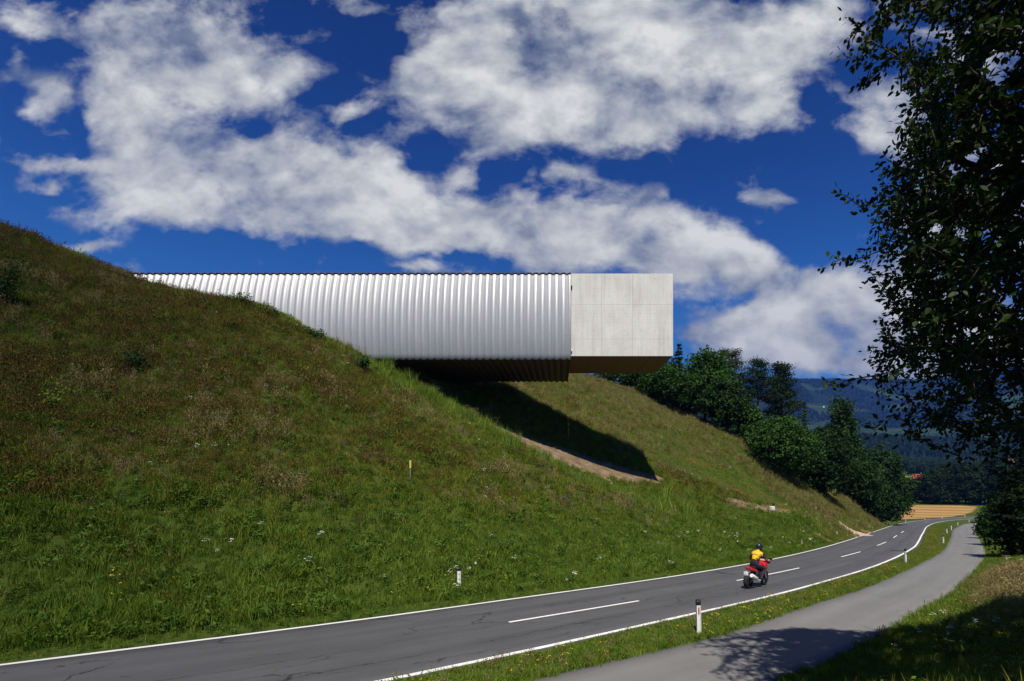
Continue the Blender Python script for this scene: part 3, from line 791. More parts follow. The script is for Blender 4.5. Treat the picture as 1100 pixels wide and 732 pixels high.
POSTS = [ # u, v of the foot, visible height factor, kind, label
 (751,682,1.0,'red','nearest white guide post with red reflector on the verge beside the tree shadow'),
 (973,606,1.0,'grey','white guide post with black cap and dark reflector, second from the camera on the verge'),
 (1013.5,585,.95,'red','third white guide post on the narrow verge between road and path'),
 (1017.3,573.9,.95,'grey','fourth white guide post on the verge, where the road starts to bend'),
 (1022,569.4,.92,'plain','fifth white guide post on the verge, just beyond the start of the bend'),
 (1029,564.8,.9,'plain','sixth white guide post along the verge, beside the far part of the path'),
 (1041,561.2,.9,'plain','farthest white guide post on the verge between road and path'),
 (493.5,640,.95,'dots','white guide post with two round reflectors, nearest one on the hill side'),
 (816.4,603,.8,'plain','white guide post at the far road edge partly behind the motorcyclist'),
 (899,578.5,.8,'plain','white guide post on the hill side in front of the sandy mound'),
 (935,568.6,.78,'plain','white guide post on the hill side just beyond the sandy mound'),
 (954.5,563.6,.78,'plain','white guide post at the foot of the last tall dark tree before the field'),
 (973,560.4,.95,'plain','white guide post at the near corner of the yellow stubble field'),
 (993.5,558.6,.7,'plain','low white guide post in the grass before the stubble field, second from its near corner'),
 (1012,557.1,.85,'plain','white guide post in front of the middle of the stubble field'),
 (1036.5,555.6,.8,'plain','white guide post in front of the far end of the stubble field'),
 (1053,554.9,.85,'plain','white guide post on the green bank just past the stubble field'),
 (1066,554.2,.85,'plain','farthest white guide post, where the road disappears behind the dark bushes'),
]
first = {}
def copy_tree(o, parent=None):
    c = o.copy(); COL.objects.link(c)
    if parent is not None: c.parent = parent
    for ch in list(o.children): copy_tree(ch, c)
    return c
for (u, v, hf, kind, lab) in POSTS:
    P = hit([(u, v)])[0]
    if kind not in first: o = first[kind] = build_post(kind)
    else: o = copy_tree(first[kind])
    z = float(grid_z(P[0], P[1]))
    o.location = (P[0], P[1], min(z, float(base(*P))+.15)-(1-hf)*.5)
    o.rotation_euler = (R(random.uniform(-1.5, 1.5)), R(random.uniform(-1.5, 1.5)), frame_at(P)-R(38))
    s_ = 1.0 if hf > .9 else (hf+.12)
    o.scale = (1, 1, s_)
    tag(o, lab, 'guide post', 'white guide posts along the road')

# ------------------------------------------------------------------ small things on the slope
def ground_hit(u, v, y0=10, y1=140):
    Y = np.linspace(y0, y1, 1400); X = (u-U0)/FPX*Y; Z = -(v-V0)/FPX*Y
    dlt = Z-grid_z(X, Y)
    k = np.argmax(dlt < 0)
    return Vector((X[k], Y[k], float(grid_z(X[k], Y[k]))))
M['yellow_paint'] = pbr('yellow_paint', (.62, .50, .10), .7, var=.15)
M['grey_wood'] = pbr('grey_wood', (.17, .14, .13), .9, var=.3)
pk = ground_hit(441, 515.5)
st = empty('marker_stake', pk)
bm = bmesh.new(); bbox(bm, (0, 0, .2), (.052, .052, .8), bev=.008); link('stake_shaft', bm_mesh('x', bm), M['grey_wood'], st)
sc_ = pk.y/FPX
bm = bmesh.new(); bbox(bm, (0, 0, .6+.32*sc_/.065*.9), (.075, .075, .6*sc_/.065*.9), bev=.01); link('painted_top', bm_mesh('x', bm), M['yellow_paint'], st)
st.scale = (1.4, 1.4, 1.0)
tag(st, 'wooden marker stake with yellow painted top standing in the middle of the grassy slope', 'stake')
pb = ground_hit(829.5, 549)
mb = empty('marker_block', pb, R(20))
s_ = pb.y/FPX
bm = bmesh.new(); bbox(bm, (0, 0, 2.3*s_), (4.4*s_, 3.6*s_, 5.2*s_), bev=.05); link('block', bm_mesh('x', bm), M['white_plastic'], mb)
bm = bmesh.new(); lathe(bm, [(.01, 4.9*s_), (1.1*s_, 4.9*s_), (1.2*s_, 8*s_), (.7*s_, 9.6*s_), (.01, 9.8*s_)], 12, Matrix.Rotation(R(14), 4, 'Y'))
link('dark_cap', bm_mesh('x', bm), M['dark_metal'], mb)
tag(mb, 'pale concrete marker block with a dark leaning cap beside the dirt track', 'marker block')
ps = ground_hit(876.5, 550)
ss = empty('short_stake', ps)
bm = bmesh.new(); bbox(bm, (0, 0, .1), (.15, .12, .6), bev=.02); link('stake_shaft', bm_mesh('x', bm), M['grey_wood'], ss)
bm = bmesh.new(); bbox(bm, (0, 0, .5), (.17, .14, .3), bev=.02); link('painted_top', bm_mesh('x', bm), M['yellow_paint'], ss)
tag(ss, 'short yellowish stake in long grass right of the pale marker block', 'stake')
# sandy mound and rusty bare soil beside the road
def mound(name, u, v, L_, W_, H_, rz, mt, seed):
    P = ground_hit(u, v)
    n = 26; xs_ = np.linspace(-1, 1, n); XX, YY = np.meshgrid(xs_, xs_)
    r = np.hypot(XX, YY)*(1+.35*(fbm(XX*2+seed, YY*2, seed)-.5))
    hh = np.clip(1-r**1.6, -.15, 1)*(.6+.8*fbm(XX*3+seed, YY*3+5, seed))
    ca, sa = math.cos(rz), math.sin(rz)
    wx = P.x+XX*L_*ca-YY*W_*sa; wy = P.y+XX*L_*sa+YY*W_*ca
    wz = grid_z(wx, wy)+hh*H_
    ii = np.arange(n*n).reshape(n, n)
    F = np.stack([ii[:-1, :-1].ravel(), ii[:-1, 1:].ravel(), ii[1:, 1:].ravel(), ii[1:, :-1].ravel()], 1)
    V = np.stack([wx.ravel()-P.x, wy.ravel()-P.y, wz.ravel()-P.z], 1)
    o = link(name, raw_mesh(name, V, F, True), mt); o.location = P
    return o
M['sand'] = pbr('sand', (.34, .27, .18), .95, var=.2, scale=2, bump=.8, bscale=6)
M['red_soil'] = pbr('red_soil', (.16, .075, .035), .95, var=.25, scale=2, bump=.8, bscale=6)
MOUNDS = [(913.5,573,3.0,1.2,.55,-.15,'sand','low mound of pale sand beside the road below the trees','sandy mound'),
          (902,571,3.2,1.3,.35,.0,'red_soil','patch of rusty bare soil left of the pale sand mound','soil heap'),
          (928,571.5,2.6,.8,.25,.3,'red_soil','low streak of rusty soil right of the pale sand mound','soil heap'),
          (886,580,1.8,.6,.18,.3,'red_soil','small rusty soil streak by the road edge, lowest of the bare patches','soil heap')]
mnd = []
for k, (u, v, a, b_, h_, rz, mt, lab, cat) in enumerate(MOUNDS):
    o = mound('sand_mound' if mt == 'sand' else 'soil_heap', u, v, a, b_, h_, rz, M[mt], 31+k); tag(o, lab, cat)
    mnd.append((o.location.x, o.location.y, max(a*.7, .5), max(b_*.8, .5), rz))

# ------------------------------------------------------------------ grass and wild flowers (instanced tufts, nobody could count them)
protos = bpy.data.collections.new('tufts')
PROTO = []
def proto(V, F, mt, mats=None):
    me = raw_mesh('tuft', V, F, False, mats)
    o = bpy.data.objects.new('tuft_%02d' % len(PROTO), me)
    for m_ in (mt if isinstance(mt, list) else [mt]): me.materials.append(m_)
    protos.objects.link(o); PROTO.append(o)
    return len(PROTO)-1
def blades(n, h, spread, wd, lean, rg, hv=.35):
    a = rg.uniform(0, 2*PI, n); r = spread*np.sqrt(rg.uniform(0, 1, n))
    bx, by = r*np.cos(a), r*np.sin(a)
    hh = h*(1-hv+2*hv*rg.uniform(0, 1, n)); la = rg.uniform(0, 2*PI, n); ln = lean*hh*rg.uniform(.2, 1, n)
    fa = rg.uniform(0, PI, n); wx, wy = np.cos(fa)*wd/2, np.sin(fa)*wd/2
    dx, dy = np.cos(la)*ln, np.sin(la)*ln
    V = np.stack([np.c_[bx-wx, by-wy, 0*hh-.04], np.c_[bx+wx, by+wy, 0*hh-.04],
                  np.c_[bx+dx*.35+wx*.8, by+dy*.35+wy*.8, hh*.6], np.c_[bx+dx*.35-wx*.8, by+dy*.35-wy*.8, hh*.6],
                  np.c_[bx+dx, by+dy, hh]], 1).reshape(-1, 3)
    k = np.arange(n)[:, None]*5
    F = np.concatenate([k+[0, 1, 2], k+[0, 2, 3], k+[3, 2, 4]])
    return V, F
def leaflets(n, h, spread, size, rg, flat=.6):
    """broad leaves of a forb clump, two triangles each"""
    a = rg.uniform(0, 2*PI, n); r = spread*np.sqrt(rg.uniform(0, 1, n)); z = h*rg.uniform(.1, 1, n)
    c = np.c_[r*np.cos(a), r*np.sin(a), z]
    d1_ = rg.normal(size=(n, 3)); d1_[:, 2] *= flat; d1_ /= np.linalg.norm(d1_, axis=1)[:, None]
    d2_ = np.cross(d1_, rg.normal(size=(n, 3))*[.4, .4, 1]); d2_ /= np.linalg.norm(d2_, axis=1)[:, None]
    s = size*rg.uniform(.6, 1.3, n)[:, None]
    V = np.stack([c-d1_*s, c+d2_*s*.42, c+d1_*s, c-d2_*s*.42], 1).reshape(-1, 3)
    k = np.arange(n)[:, None]*4
    return V, np.concatenate([k+[0, 1, 2], k+[0, 2, 3]])
def join(*parts):
    Vs, Fs, Ms = [], [], []; off = 0
    for (V, F, mi) in parts:
        Vs.append(V); Fs.append(F+off); Ms.append(np.full(len(F), mi)); off += len(V)
    return np.concatenate(Vs), np.concatenate(Fs), np.concatenate(Ms)
rg = np.random.default_rng(11)
T = {}
T['short'] = [proto(*blades(22, .11, .13, .011, .7, rg), M['grass_lush']) for _ in range(2)]
T['lush'] = [proto(*blades(22, .36, .20, .020, .65, rg), M['grass_lush']) for _ in range(3)]
T['green'] = [proto(*blades(22, .34, .20, .019, .7, rg), M['grass_green']) for _ in range(3)]
T['olive'] = [proto(*blades(22, .36, .21, .017, .7, rg), M['grass_olive']) for _ in range(3)]
def seedheads(n, h, spread, sz, rg):
    V, F = blades(n, h, spread, .010, .35, rg)
    tips = V[4::5]
    lv, lf = leaflets(n*3, 1, 1, sz, rg, 2.5)
    c = np.repeat(tips, 3, 0)+rg.normal(size=(n*3, 3))*[.012, .012, .05]-[0, 0, .05]
    lv = (lv.reshape(-1, 4, 3)-lv.reshape(-1, 4, 3).mean(1, keepdims=True)+c[:, None]).reshape(-1, 3)
    return V, F, lv, lf
def rust():
    V, F, lv, lf = seedheads(12, .50, .20, .042, rg)
    g_, gf = blades(12, .25, .2, .017, .7, rg)
    VV, FF, MM = join((V, F, 0), (lv, lf, 0), (g_, gf, 1))
    return proto(VV, FF, [M['grass_rust'], M['grass_olive']], MM)
T['rust'] = [rust() for _ in range(3)]
def straw():
    V, F, lv, lf = seedheads(16, .55, .18, .035, rg); g_, gf = blades(8, .3, .2, .017, .7, rg)
    VV, FF, MM = join((V, F, 0), (lv, lf, 0), (g_, gf, 1)); return proto(VV, FF, [M['grass_straw'], M['grass_olive']], MM)
T['straw'] = [straw() for _ in range(2)]
T['forb'] = [proto(*leaflets(46, .34, .24, .065, rg), M['forb_leaf']) for _ in range(3)]
T['tall'] = [proto(*blades(26, .85, .26, .026, .45, rg), M['grass_lush']) for _ in range(2)]
def umbel():
    V, F = blades(3, .55, .06, .012, .3, rg, .2); tips = V[4::5]
    parts = [(V, F, 0)]
    for tp in tips:
        lv, lf = leaflets(16, .02, .075, .022, rg, .15); parts.append((lv+tp, lf, 1))
    lv, lf = leaflets(14, .3, .15, .07, rg); parts.append((lv, lf, 0))
    VV, FF, MM = join(*parts); return proto(VV, FF, [M['forb_leaf'], M['petal_white']], MM)
T['umbel'] = [umbel() for _ in range(2)]
def blossom(mt, h, n, sz, spread):
    V, F = blades(n, h, spread, .010, .5, rg, .25); tips = V[4::5]; parts = [(V, F, 0)]
    for tp in tips:
        lv, lf = leaflets(6, .02, .018, sz, rg, .8); parts.append((lv+tp, lf, 1))
    VV, FF, MM = join(*parts); return proto(VV, FF, [M['grass_green'], M[mt]], MM)
T['pink'] = [blossom('petal_pink', .42, 9, .026, .22)]
T['yellow'] = [blossom('petal_yellow', .14, 5, .011, .2)]
T['yellow_tall'] = [blossom('petal_yellow', .42, 5, .022, .16)]
T['hay'] = [proto(*blades(26, .16, .3, .02, 2.2, rg), M['grass_hay']) for _ in range(2)]
T['sapling'] = [proto(*leaflets(30, .9, .3, .09, rg), M['crown_bright'])]

def scatter(name, x, y, kind, scale, label, cat='grass', tilt=.18, zoff=0.0):
    """one object: root points carrying tufts"""
    n = len(x)
    me = bpy.data.meshes.new(name)
    me.vertices.add(n); me.vertices.foreach_set('co', np.c_[x, y, grid_z(x, y)+zoff].astype(np.float32).ravel())
    for nm, typ, arr, key in (('tuft_scale', 'FLOAT', scale, 'value'), ('tuft_kind', 'INT', kind, 'value')):
        a = me.attributes.new(nm, typ, 'POINT'); a.data.foreach_set(key, np.asarray(arr, np.float32 if typ == 'FLOAT' else np.int32))
    rot = np.c_[rng.normal(0, tilt, n), rng.normal(0, tilt, n), rng.uniform(0, 2*PI, n)]
    a = me.attributes.new('tuft_turn', 'FLOAT_VECTOR', 'POINT'); a.data.foreach_set('vector', rot.astype(np.float32).ravel())
    o = link(name, me)
    md = o.modifiers.new('tufts', 'NODES'); md.node_group = TUFT_TREE
    tag(o, label, cat, kind='stuff')
    return o
gt = bpy.data.node_groups.new('tuft_nodes', 'GeometryNodeTree')
gt.interface.new_socket('Geometry', in_out='INPUT', socket_type='NodeSocketGeometry')
gt.interface.new_socket('Geometry', in_out='OUTPUT', socket_type='NodeSocketGeometry')
gi = gt.nodes.new('NodeGroupInput'); go = gt.nodes.new('NodeGroupOutput')
iop = gt.nodes.new('GeometryNodeInstanceOnPoints'); iop.inputs['Pick Instance'].default_value = True
ci = gt.nodes.new('GeometryNodeCollectionInfo'); ci.inputs['Collection'].default_value = protos
ci.inputs['Separate Children'].default_value = True; ci.inputs['Reset Children'].default_value = True
def attr(nm, typ):
    a = gt.nodes.new('GeometryNodeInputNamedAttribute'); a.data_type = typ; a.inputs['Name'].default_value = nm
    return [s for s in a.outputs if s.enabled and s.name == 'Attribute'][0]
e2r = gt.nodes.new('FunctionNodeEulerToRotation')
gt.links.new(attr('tuft_turn', 'FLOAT_VECTOR'), e2r.inputs[0])
gt.links.new(gi.outputs[0], iop.inputs['Points']); gt.links.new(ci.outputs[0], iop.inputs['Instance'])
gt.links.new(attr('tuft_kind', 'INT'), iop.inputs['Instance Index']); gt.links.new(e2r.outputs[0], iop.inputs['Rotation'])
gt.links.new(attr('tuft_scale', 'FLOAT'), iop.inputs['Scale']); gt.links.new(iop.outputs[0], go.inputs[0])
TUFT_TREE = gt
def view_u(x, y): return U0+FPX*x/np.maximum(y, .1)
def pick(names, probs, n):
    """choose tuft prototypes by per-point probabilities (list of arrays)"""
    Pm_ = np.stack([np.broadcast_to(np.asarray(p, float), n) for p in probs], 1); Pm_ = np.maximum(Pm_, 0)
    Pm_ = Pm_/Pm_.sum(1, keepdims=True); cum = Pm_.cumsum(1)
    j = (rng.uniform(size=n)[:, None] > cum).sum(1)
    out = np.zeros(n, int)
    for k, nm in enumerate(names):
        s_ = j == k; ids = np.array(T[nm]); out[s_] = ids[rng.integers(0, len(ids), s_.sum())]
    return out
def in_mound(x, y):
    r = np.zeros(len(x), bool)
    for (mx, my, a, b_, rz) in mnd:
        ca, sa = math.cos(rz), math.sin(rz); dx, dy = x-mx, y-my
        r |= ((dx*ca+dy*sa)/a)**2+((-dx*sa+dy*ca)/b_)**2 < 1
    return r
# --- the hill
N = 620000
x = rng.uniform(-58, 75, N); y = rng.uniform(8, 112, N)
u = view_u(x, y)
dl = -sdist(x, y, LEFT)
dist = np.hypot(x, y)
keep = (dl > .18) & (u > -60) & (u < 1120)
den = np.interp(dist, [10, 25, 45, 70, 110], [30, 30, 26, 17, 11.])*(132*104.)/N/1.0
den = np.interp(dist, [10, 30, 50, 75, 115], [1, 1, .85, .55, .35])
keep &= rng.uniform(size=N) < den
x, y, u, dl = x[keep], y[keep], u[keep], dl[keep]
z = grid_z(x, y)
inb = (x < 1.0) & (y > 43.95) & (y < 57.1) & (z > 7.6) & (z < 16.6)
jx = x+rng.normal(0, .4, len(x)); jy = y+rng.normal(0, .55, len(x))
intr = in_poly(jx, jy, TRK) | in_poly(jx, jy, TRK2)
keep = ~inb & ~intr & ~in_mound(x, y) & ~((x < -22) & (y > 58))
x, y, u, dl, z = x[keep], y[keep], u[keep], dl[keep], z[keep]
n = len(x)
big = fbm(x*.13, y*.13, 5, 4); mid_ = fbm(x*.5+9, y*.5, 8, 4); fin = fbm(x*1.7, y*1.7+3, 12, 2)
far = y > 58
ridge = np.exp(-((y-43.2)/1.9)**2)*(x < 12)
low = 1-sstep(dl, 4.5, 11)
rusty = sstep(big*.6+mid_*.4-.035+.15*sstep(-x, 5, 35)+.10*sstep(dl, 6, 24)-.12*low, .46, .62)*(1-ridge)
p_lush = .9*low+.75*ridge+.25*sstep(mid_, .55, .7)
p_green = .55+.5*low
p_olive = .95*(1-low)
west = sstep(-x, 6, 26)*(1-ridge)  # left of hill: rust is real, the darker mix also puts shade into colour
p_rust = (.50+.65*west)*rusty*(1-low*.85)+.14*west*(1-low)
p_lush = p_lush*(1-.6*west); p_olive = p_olive*(1-.6*west); p_green = p_green+.35*west
p_straw = .16*sstep(fbm(x*.4, y*.4, 40, 3), .58, .70)*3*(1-low)
p_forb = .28+.5*sstep(fin, .55, .7)
p_tall = .55*ridge*(x > -16)+.001
fp = far.astype(float)
p_lush = np.where(far, 1.1, p_lush); p_rust = np.where(far, .07+.9*sstep(mid_, .56, .68), p_rust); p_straw = np.where(far, .75+.5*sstep(big, .5, .62), p_straw); p_olive = np.where(far, 1.3, p_olive); p_green = np.where(far, .12, p_green); p_tall = np.where(far, .0, p_tall); p_forb = np.where(far, .15, p_forb)
# verge mown short beside the road
mown = dl < 1.1
cut = far*np.exp(-(((x-24)/12.)**2+((y-63)/9.)**2)**2)          # the part of the far slope that has been mown, hay left lying
hay = cut*sstep(fbm(x*.28+y*.12, y*.95, 83, 3), .50, .60)
p_lush = p_lush*(1-cut)+1.2*cut*(1-hay); p_green = p_green*(1-cut)+.5*cut*(1-hay)
p_olive = p_olive*(1-cut); p_rust = p_rust*(1-cut); p_straw = p_straw*(1-cut); p_forb = p_forb*(1-cut)
kinds = pick(['lush', 'green', 'olive', 'rust', 'straw', 'forb', 'tall', 'hay'], [p_lush, p_green, p_olive, p_rust, p_straw, p_forb, p_tall, 2.5*hay+.001], n)
scl = rng.uniform(.6, 1.3, n)*(.62+.62*sstep(fbm(x*.75, y*.75, 18, 3), .3, .75))*np.where(mown, .42, 1.0)*np.where(far, .95, 1)
# long grass along the lip of the track and by the marker block
longg = np.exp(-((x-36)/5.5)**2-((y-68)/6)**2)
scl *= 1-.42*np.exp(-((y-43.6)/1.6)**2)*sstep(x, -9, -4)*(1-sstep(x, 7, 9))
scl *= 1-.5*cut
scl *= 1+.9*longg
scl *= 1+.8*np.exp(-((x-13.5)/3.2)**2-((y-50)/3.0)**2)
scatter('meadow_grass', x, y, kinds, scl, 'tall mixed meadow grass covering the hillside')
# --- flowers on the hill
def flowers(nm, N, fx, label, kindnames, cat='wildflower', smin=.7, smax=1.2):
    x = rng.uniform(-50, 60, N); y = rng.uniform(9, 90, N)
    dl = -sdist(x, y, LEFT); pr = fx(x, y, dl)
    z = grid_z(x, y)
    keep = (rng.uniform(size=N) < pr) & (dl > .5) & ~((x < 1.2) & (y > 43.8)) & ~in_poly(x, y, TRK)
    x, y = x[keep], y[keep]; n = len(x)
    scatter(nm, x, y, pick(kindnames, [1]*len(kindnames), n), rng.uniform(smin, smax, n), label, cat)
flowers('white_flowers', 40000, lambda x, y, dl: sstep(fbm(x*.45, y*.45, 77, 3), .60, .78)*.16*(1-.6*sstep(-x, 8, 30))+.022*np.exp(-((dl-3)/2)**2), 'white umbel flowers dotted over the meadow', ['umbel'])
flowers('pink_flowers', 40000, lambda x, y, dl: sstep(fbm(x*.35+4, y*.35, 91, 3), .60, .75)*.45*sstep(dl, 5, 10), 'pinkish clover flowers in patches on the hillside', ['pink'])
flowers('yellow_flowers', 12000, lambda x, y, dl: .12*np.exp(-((dl-2.5)/3)**2)+.01, 'yellow flowers at the foot of the hillside', ['yellow_tall'])
# --- verge between road and path
N = 200000
i = rng.integers(0, 420, N)
x = rng.uniform(-12, 90, N); y = rng.uniform(5, 110, N)
a_ = sdist(x, y, RIGHT); b_ = sdist(x, y, PLEFT)
# denser sampling along the strip itself
ri = rng.integers(60, len(RIGHT)-420, N)
P = RIGHT[ri]; Q = Nr[ri]
off = rng.uniform(.12, 3.2, N)
x = P[:, 0]+Q[:, 0]*off+rng.uniform(-.4, .4, N); y = P[:, 1]+Q[:, 1]*off+rng.uniform(-.4, .4, N)
u = view_u(x, y)
keep = (y > 5) & (y < 130) & (u > 250) & (u < 1110) & ~((y < 12) & (u < 395))
x, y = x[keep], y[keep]
a_ = sdist(x, y, RIGHT); b_ = sdist(x, y, PLEFT)
keep = (a_ > .40+.22*fbm(x*1.5, y*1.5, 3, 2)) & (b_ < .06*fbm(x*3, y*3, 6, 2))
keep &= rng.uniform(size=len(x)) < np.interp(y, [8, 25, 60, 120], [1, .8, .4, .25])
x, y = x[keep], y[keep]; n = len(x)
pt = fbm(x*.9, y*.9, 55, 3)
yel = sstep(fbm(x*.6, y*.6, 61, 3), .42, .62)
kinds = pick(['short', 'green', 'forb', 'yellow', 'rust', 'straw'], [1.0, .22, .16+.3*sstep(pt, .5, .65), .005+.035*yel, .03, .03], n)
isb = np.isin(kinds, T['short']+T['yellow'])
scl = np.where(isb, rng.uniform(.8, 1.5, n), rng.uniform(.3, .5, n))*(.75+.5*pt)
scatter('verge_grass', x, y, kinds, scl, 'short grass with small yellow flowers on the strip between road and path')
# --- bank on the right of the path
N = 420000
x = rng.uniform(-2, 75, N); y = rng.uniform(3.5, 95, N)
u = view_u(x, y); keep = (u < 1150) & (u > 500)
x, y = x[keep], y[keep]
dr = sdist(x, y, PRIGHT)
keep = (dr > -.02+.08*fbm(x*3, y*3, 9, 2)) & (dr < 26)
keep &= rng.uniform(size=len(x)) < np.interp(y, [6, 20, 50, 90], [1., .8, .35, .2])
x, y, dr = x[keep], y[keep], dr[keep]; n = len(x)
pt = fbm(x*.5, y*.5, 65, 3)*np.where(y < 13, .4, 1)
edge = 1-sstep(dr, .3, 1.6)
dry = np.exp(-((view_u(x, y)-1088)/32)**2-((y-24)/4.)**2)
kinds = pick(['short', 'lush', 'green', 'forb', 'olive', 'straw', 'umbel', 'yellow'], [1.2*edge, .7, .7, .5, .2, .05*(y > 13)+9*dry*(y > 15), .004*(y > 12)+.03*sstep(pt, .55, .7)*(1-edge), .03*edge], n)
isb = np.isin(kinds, T['short']+T['yellow'])
scl = np.where(isb, rng.uniform(.9, 1.7, n), rng.uniform(.5, 1.0, n)*(.45+.55*sstep(dr, .2, 2.2)))*(.75+.5*pt)*(1+.6*dry)
scatter('bank_grass', x, y, kinds, scl, 'grass, weeds and a dry straw-coloured clump on the bank right of the path')

# ------------------------------------------------------------------ trees
def quads(c, nrm, size, asp, rg):
    """diamond leaves at c facing roughly along nrm"""
    n = len(c)
    d1_ = np.cross(nrm, rg.normal(size=(n, 3))); d1_ /= np.linalg.norm(d1_, axis=1)[:, None]+1e-9
    d2_ = np.cross(nrm, d1_); d2_ /= np.linalg.norm(d2_, axis=1)[:, None]+1e-9
    s = np.asarray(size).reshape(-1, 1)
    V = np.stack([c-d1_*s, c-d1_*s*.1+d2_*s*asp, c+d1_*s, c-d1_*s*.1-d2_*s*asp], 1).reshape(-1, 3)
    return V, np.arange(n*4).reshape(n, 4)
def unit(v): return v/(np.linalg.norm(v, axis=-1, keepdims=True)+1e-9)
def broadleaf_meshes(H, W, base_f, seed, nclump, leaf, per=16, shape='round', lobes=9):
    """trunk with limbs; crown of leaf clumps on several uneven lobes with gaps between"""
    rg = np.random.default_rng(seed)
    zc0 = H*base_f
    L_ = []
    for k in range(lobes):
        f = (k+.5)/lobes
        z = zc0+(H-zc0)*(.12+.74*f)
        if shape == 'round': rr = math.sin(PI*min(1, .18+.74*f))**.7
        elif shape == 'cone': rr = 1-.78*f
        else: rr = math.sin(PI*min(1, .28+.62*f))
        a = k*2.4+rg.uniform(-.5, .5); off = W*.5*rr*rg.uniform(.35, .62)
        rad = W*.5*rr*rg.uniform(.42, .62)+W*.06
        L_.append((off*math.cos(a), off*math.sin(a), z, rad, rad*rg.uniform(.75, 1.1)))
    L_.append((0, 0, H-W*.16, W*.16, W*.18)); L_.append((0, 0, zc0+(H-zc0)*.5, W*.3, (H-zc0)*.38))
    L_ = np.array(L_)
    pw = L_[:, 3]**2; j = rg.choice(len(L_), nclump, p=pw/pw.sum())
    dr_ = unit(rg.normal(size=(nclump, 3))+[0, 0, .25])
    rad = rg.uniform(.62, 1.05, nclump)
    rad *= 1+.22*(vnoise(dr_[:, 0]*3+j*7, dr_[:, 2]*3+dr_[:, 1]*2, seed)-.5)
    cc = L_[j, :3]+dr_*np.stack([L_[j, 3], L_[j, 3], L_[j, 4]], 1)*rad[:, None]
    cc = cc[cc[:, 2] > H*base_f*.5]; dr_ = dr_[:len(cc)]
    n = len(cc)*per
    c = np.repeat(cc, per, 0)+rg.normal(size=(n, 3))*leaf*np.array([1.7, 1.7, 1.1])
    nr_ = unit(np.repeat(dr_, per, 0)*.7+rg.normal(size=(n, 3))*.6+[0, -.0, .35])
    V, F = quads(c, nr_, leaf*rg.uniform(.6, 1.25, n), .62, rg)
    crown = raw_mesh('crown', V, F)
    bm = bmesh.new()
    r0 = max(.12, H*.016)
    tube(bm, [(0, 0, -.6), (.05*W*.1, 0, H*.25), (0, .02*W, H*.55), (0, 0, H*.85)], [r0*1.3, r0, r0*.65, r0*.2], 8)
    for k in range(lobes):
        x_, y_, z_ = L_[k, :3]
        zz0 = max(H*.1, z_-.22*H)
        tube(bm, [(0, 0, zz0), (x_*.5, y_*.5, (zz0+z_)/2-.02*H), (x_, y_, z_)], [r0*.5, r0*.32, r0*.12], 5)
    return bm_mesh('trunk', bm, True), crown
def pine_meshes(H, W, seed, crown_from=.5, leaf=.20, dens=1.0):
    rg = np.random.default_rng(seed)
    bm = bmesh.new(); r0 = H*.014
    lean = rg.normal(0, .02, 2)*H
    axis = lambda z: np.array([lean[0]*(z/H)**2, lean[1]*(z/H)**2, z])
    tube(bm, [axis(z) if z > 0 else (0, 0, -.6) for z in (-.6, H*.3, H*.6, H*.8, H*.97)], [r0*1.2, r0, r0*.75, r0*.45, r0*.12], 8)
    cs_ = []; ns_ = []
    nb = int(26*dens)
    for k in range(nb):
        f = (k+rg.uniform(0, 1))/nb
        z = H*(crown_from+(1-crown_from)*f*.97)
        rr = W*.5*(1-.72*f**1.6)*rg.uniform(.55, 1.1)
        a = k*2.4+rg.uniform(-.6, .6)
        p0 = axis(z); p1 = p0+np.array([math.cos(a)*rr, math.sin(a)*rr, rr*rg.uniform(.02, .35)])
        pm = (p0+p1)/2-np.array([0, 0, rr*.06])
        tube(bm, [p0, pm, p1], [r0*.32, r0*.2, r0*.08], 4)
        for q_ in range(int(5*max(rr/W*2, .4))+2):
            t_ = rg.uniform(.35, 1.05); pc = p0+(p1-p0)*t_+rg.normal(size=3)*[.28, .28, .12]
            m_ = int(36*dens); e = rg.normal(size=(m_, 3))*[.36, .36, .17]*(W/5)
            cs_.append(pc+e); ns_.append(unit(e*[1, 1, 1]+rg.normal(size=(m_, 3))*.3+[0, 0, .25]))
    c = np.concatenate(cs_); nn_ = np.concatenate(ns_)
    V, F = quads(c, nn_, leaf*rg.uniform(.7, 1.3, len(c)), .38, rg)
    return bm_mesh('trunk', bm, True), raw_mesh('crown', V, F)
def spruce_meshes(H, W, seed, leaf=.28, base_f=.06, dens=1.0):
    rg = np.random.default_rng(seed)
    bm = bmesh.new(); r0 = H*.014
    tube(bm, [(0, 0, -.6), (0, 0, H*.5), (0, 0, H*.98)], [r0*1.2, r0*.7, r0*.1], 7)
    cs_ = []; ns_ = []
    nl = int(H*1.5)
    for k in range(nl):
        f = k/nl; z = H*(base_f+(1-base_f)*f)
        R_ = W*.5*(1-f)**.85*rg.uniform(.75, 1.1)+.15
        for b_ in range(rg.integers(6, 9)):
            a = rg.uniform(0, 2*PI); rr = R_*rg.uniform(.65, 1.12)
            m_ = max(6, int(rr*11*dens)); t_ = rg.uniform(.12, 1, m_)
            p_ = np.c_[np.cos(a)*rr*t_, np.sin(a)*rr*t_, z-rr*.30*t_+rr*.14*t_**3]
            p_ += rg.normal(size=(m_, 3))*[.16, .16, .10]
            cs_.append(p_); ns_.append(unit(rg.normal(size=(m_, 3))*.5+[math.cos(a)*.4, math.sin(a)*.4, .7]))
    c = np.concatenate(cs_); nn_ = np.concatenate(ns_)
    V, F = quads(c, nn_, leaf*rg.uniform(.6, 1.2, len(c)), .45, rg)
    return bm_mesh('trunk', bm, True), raw_mesh('crown', V, F)
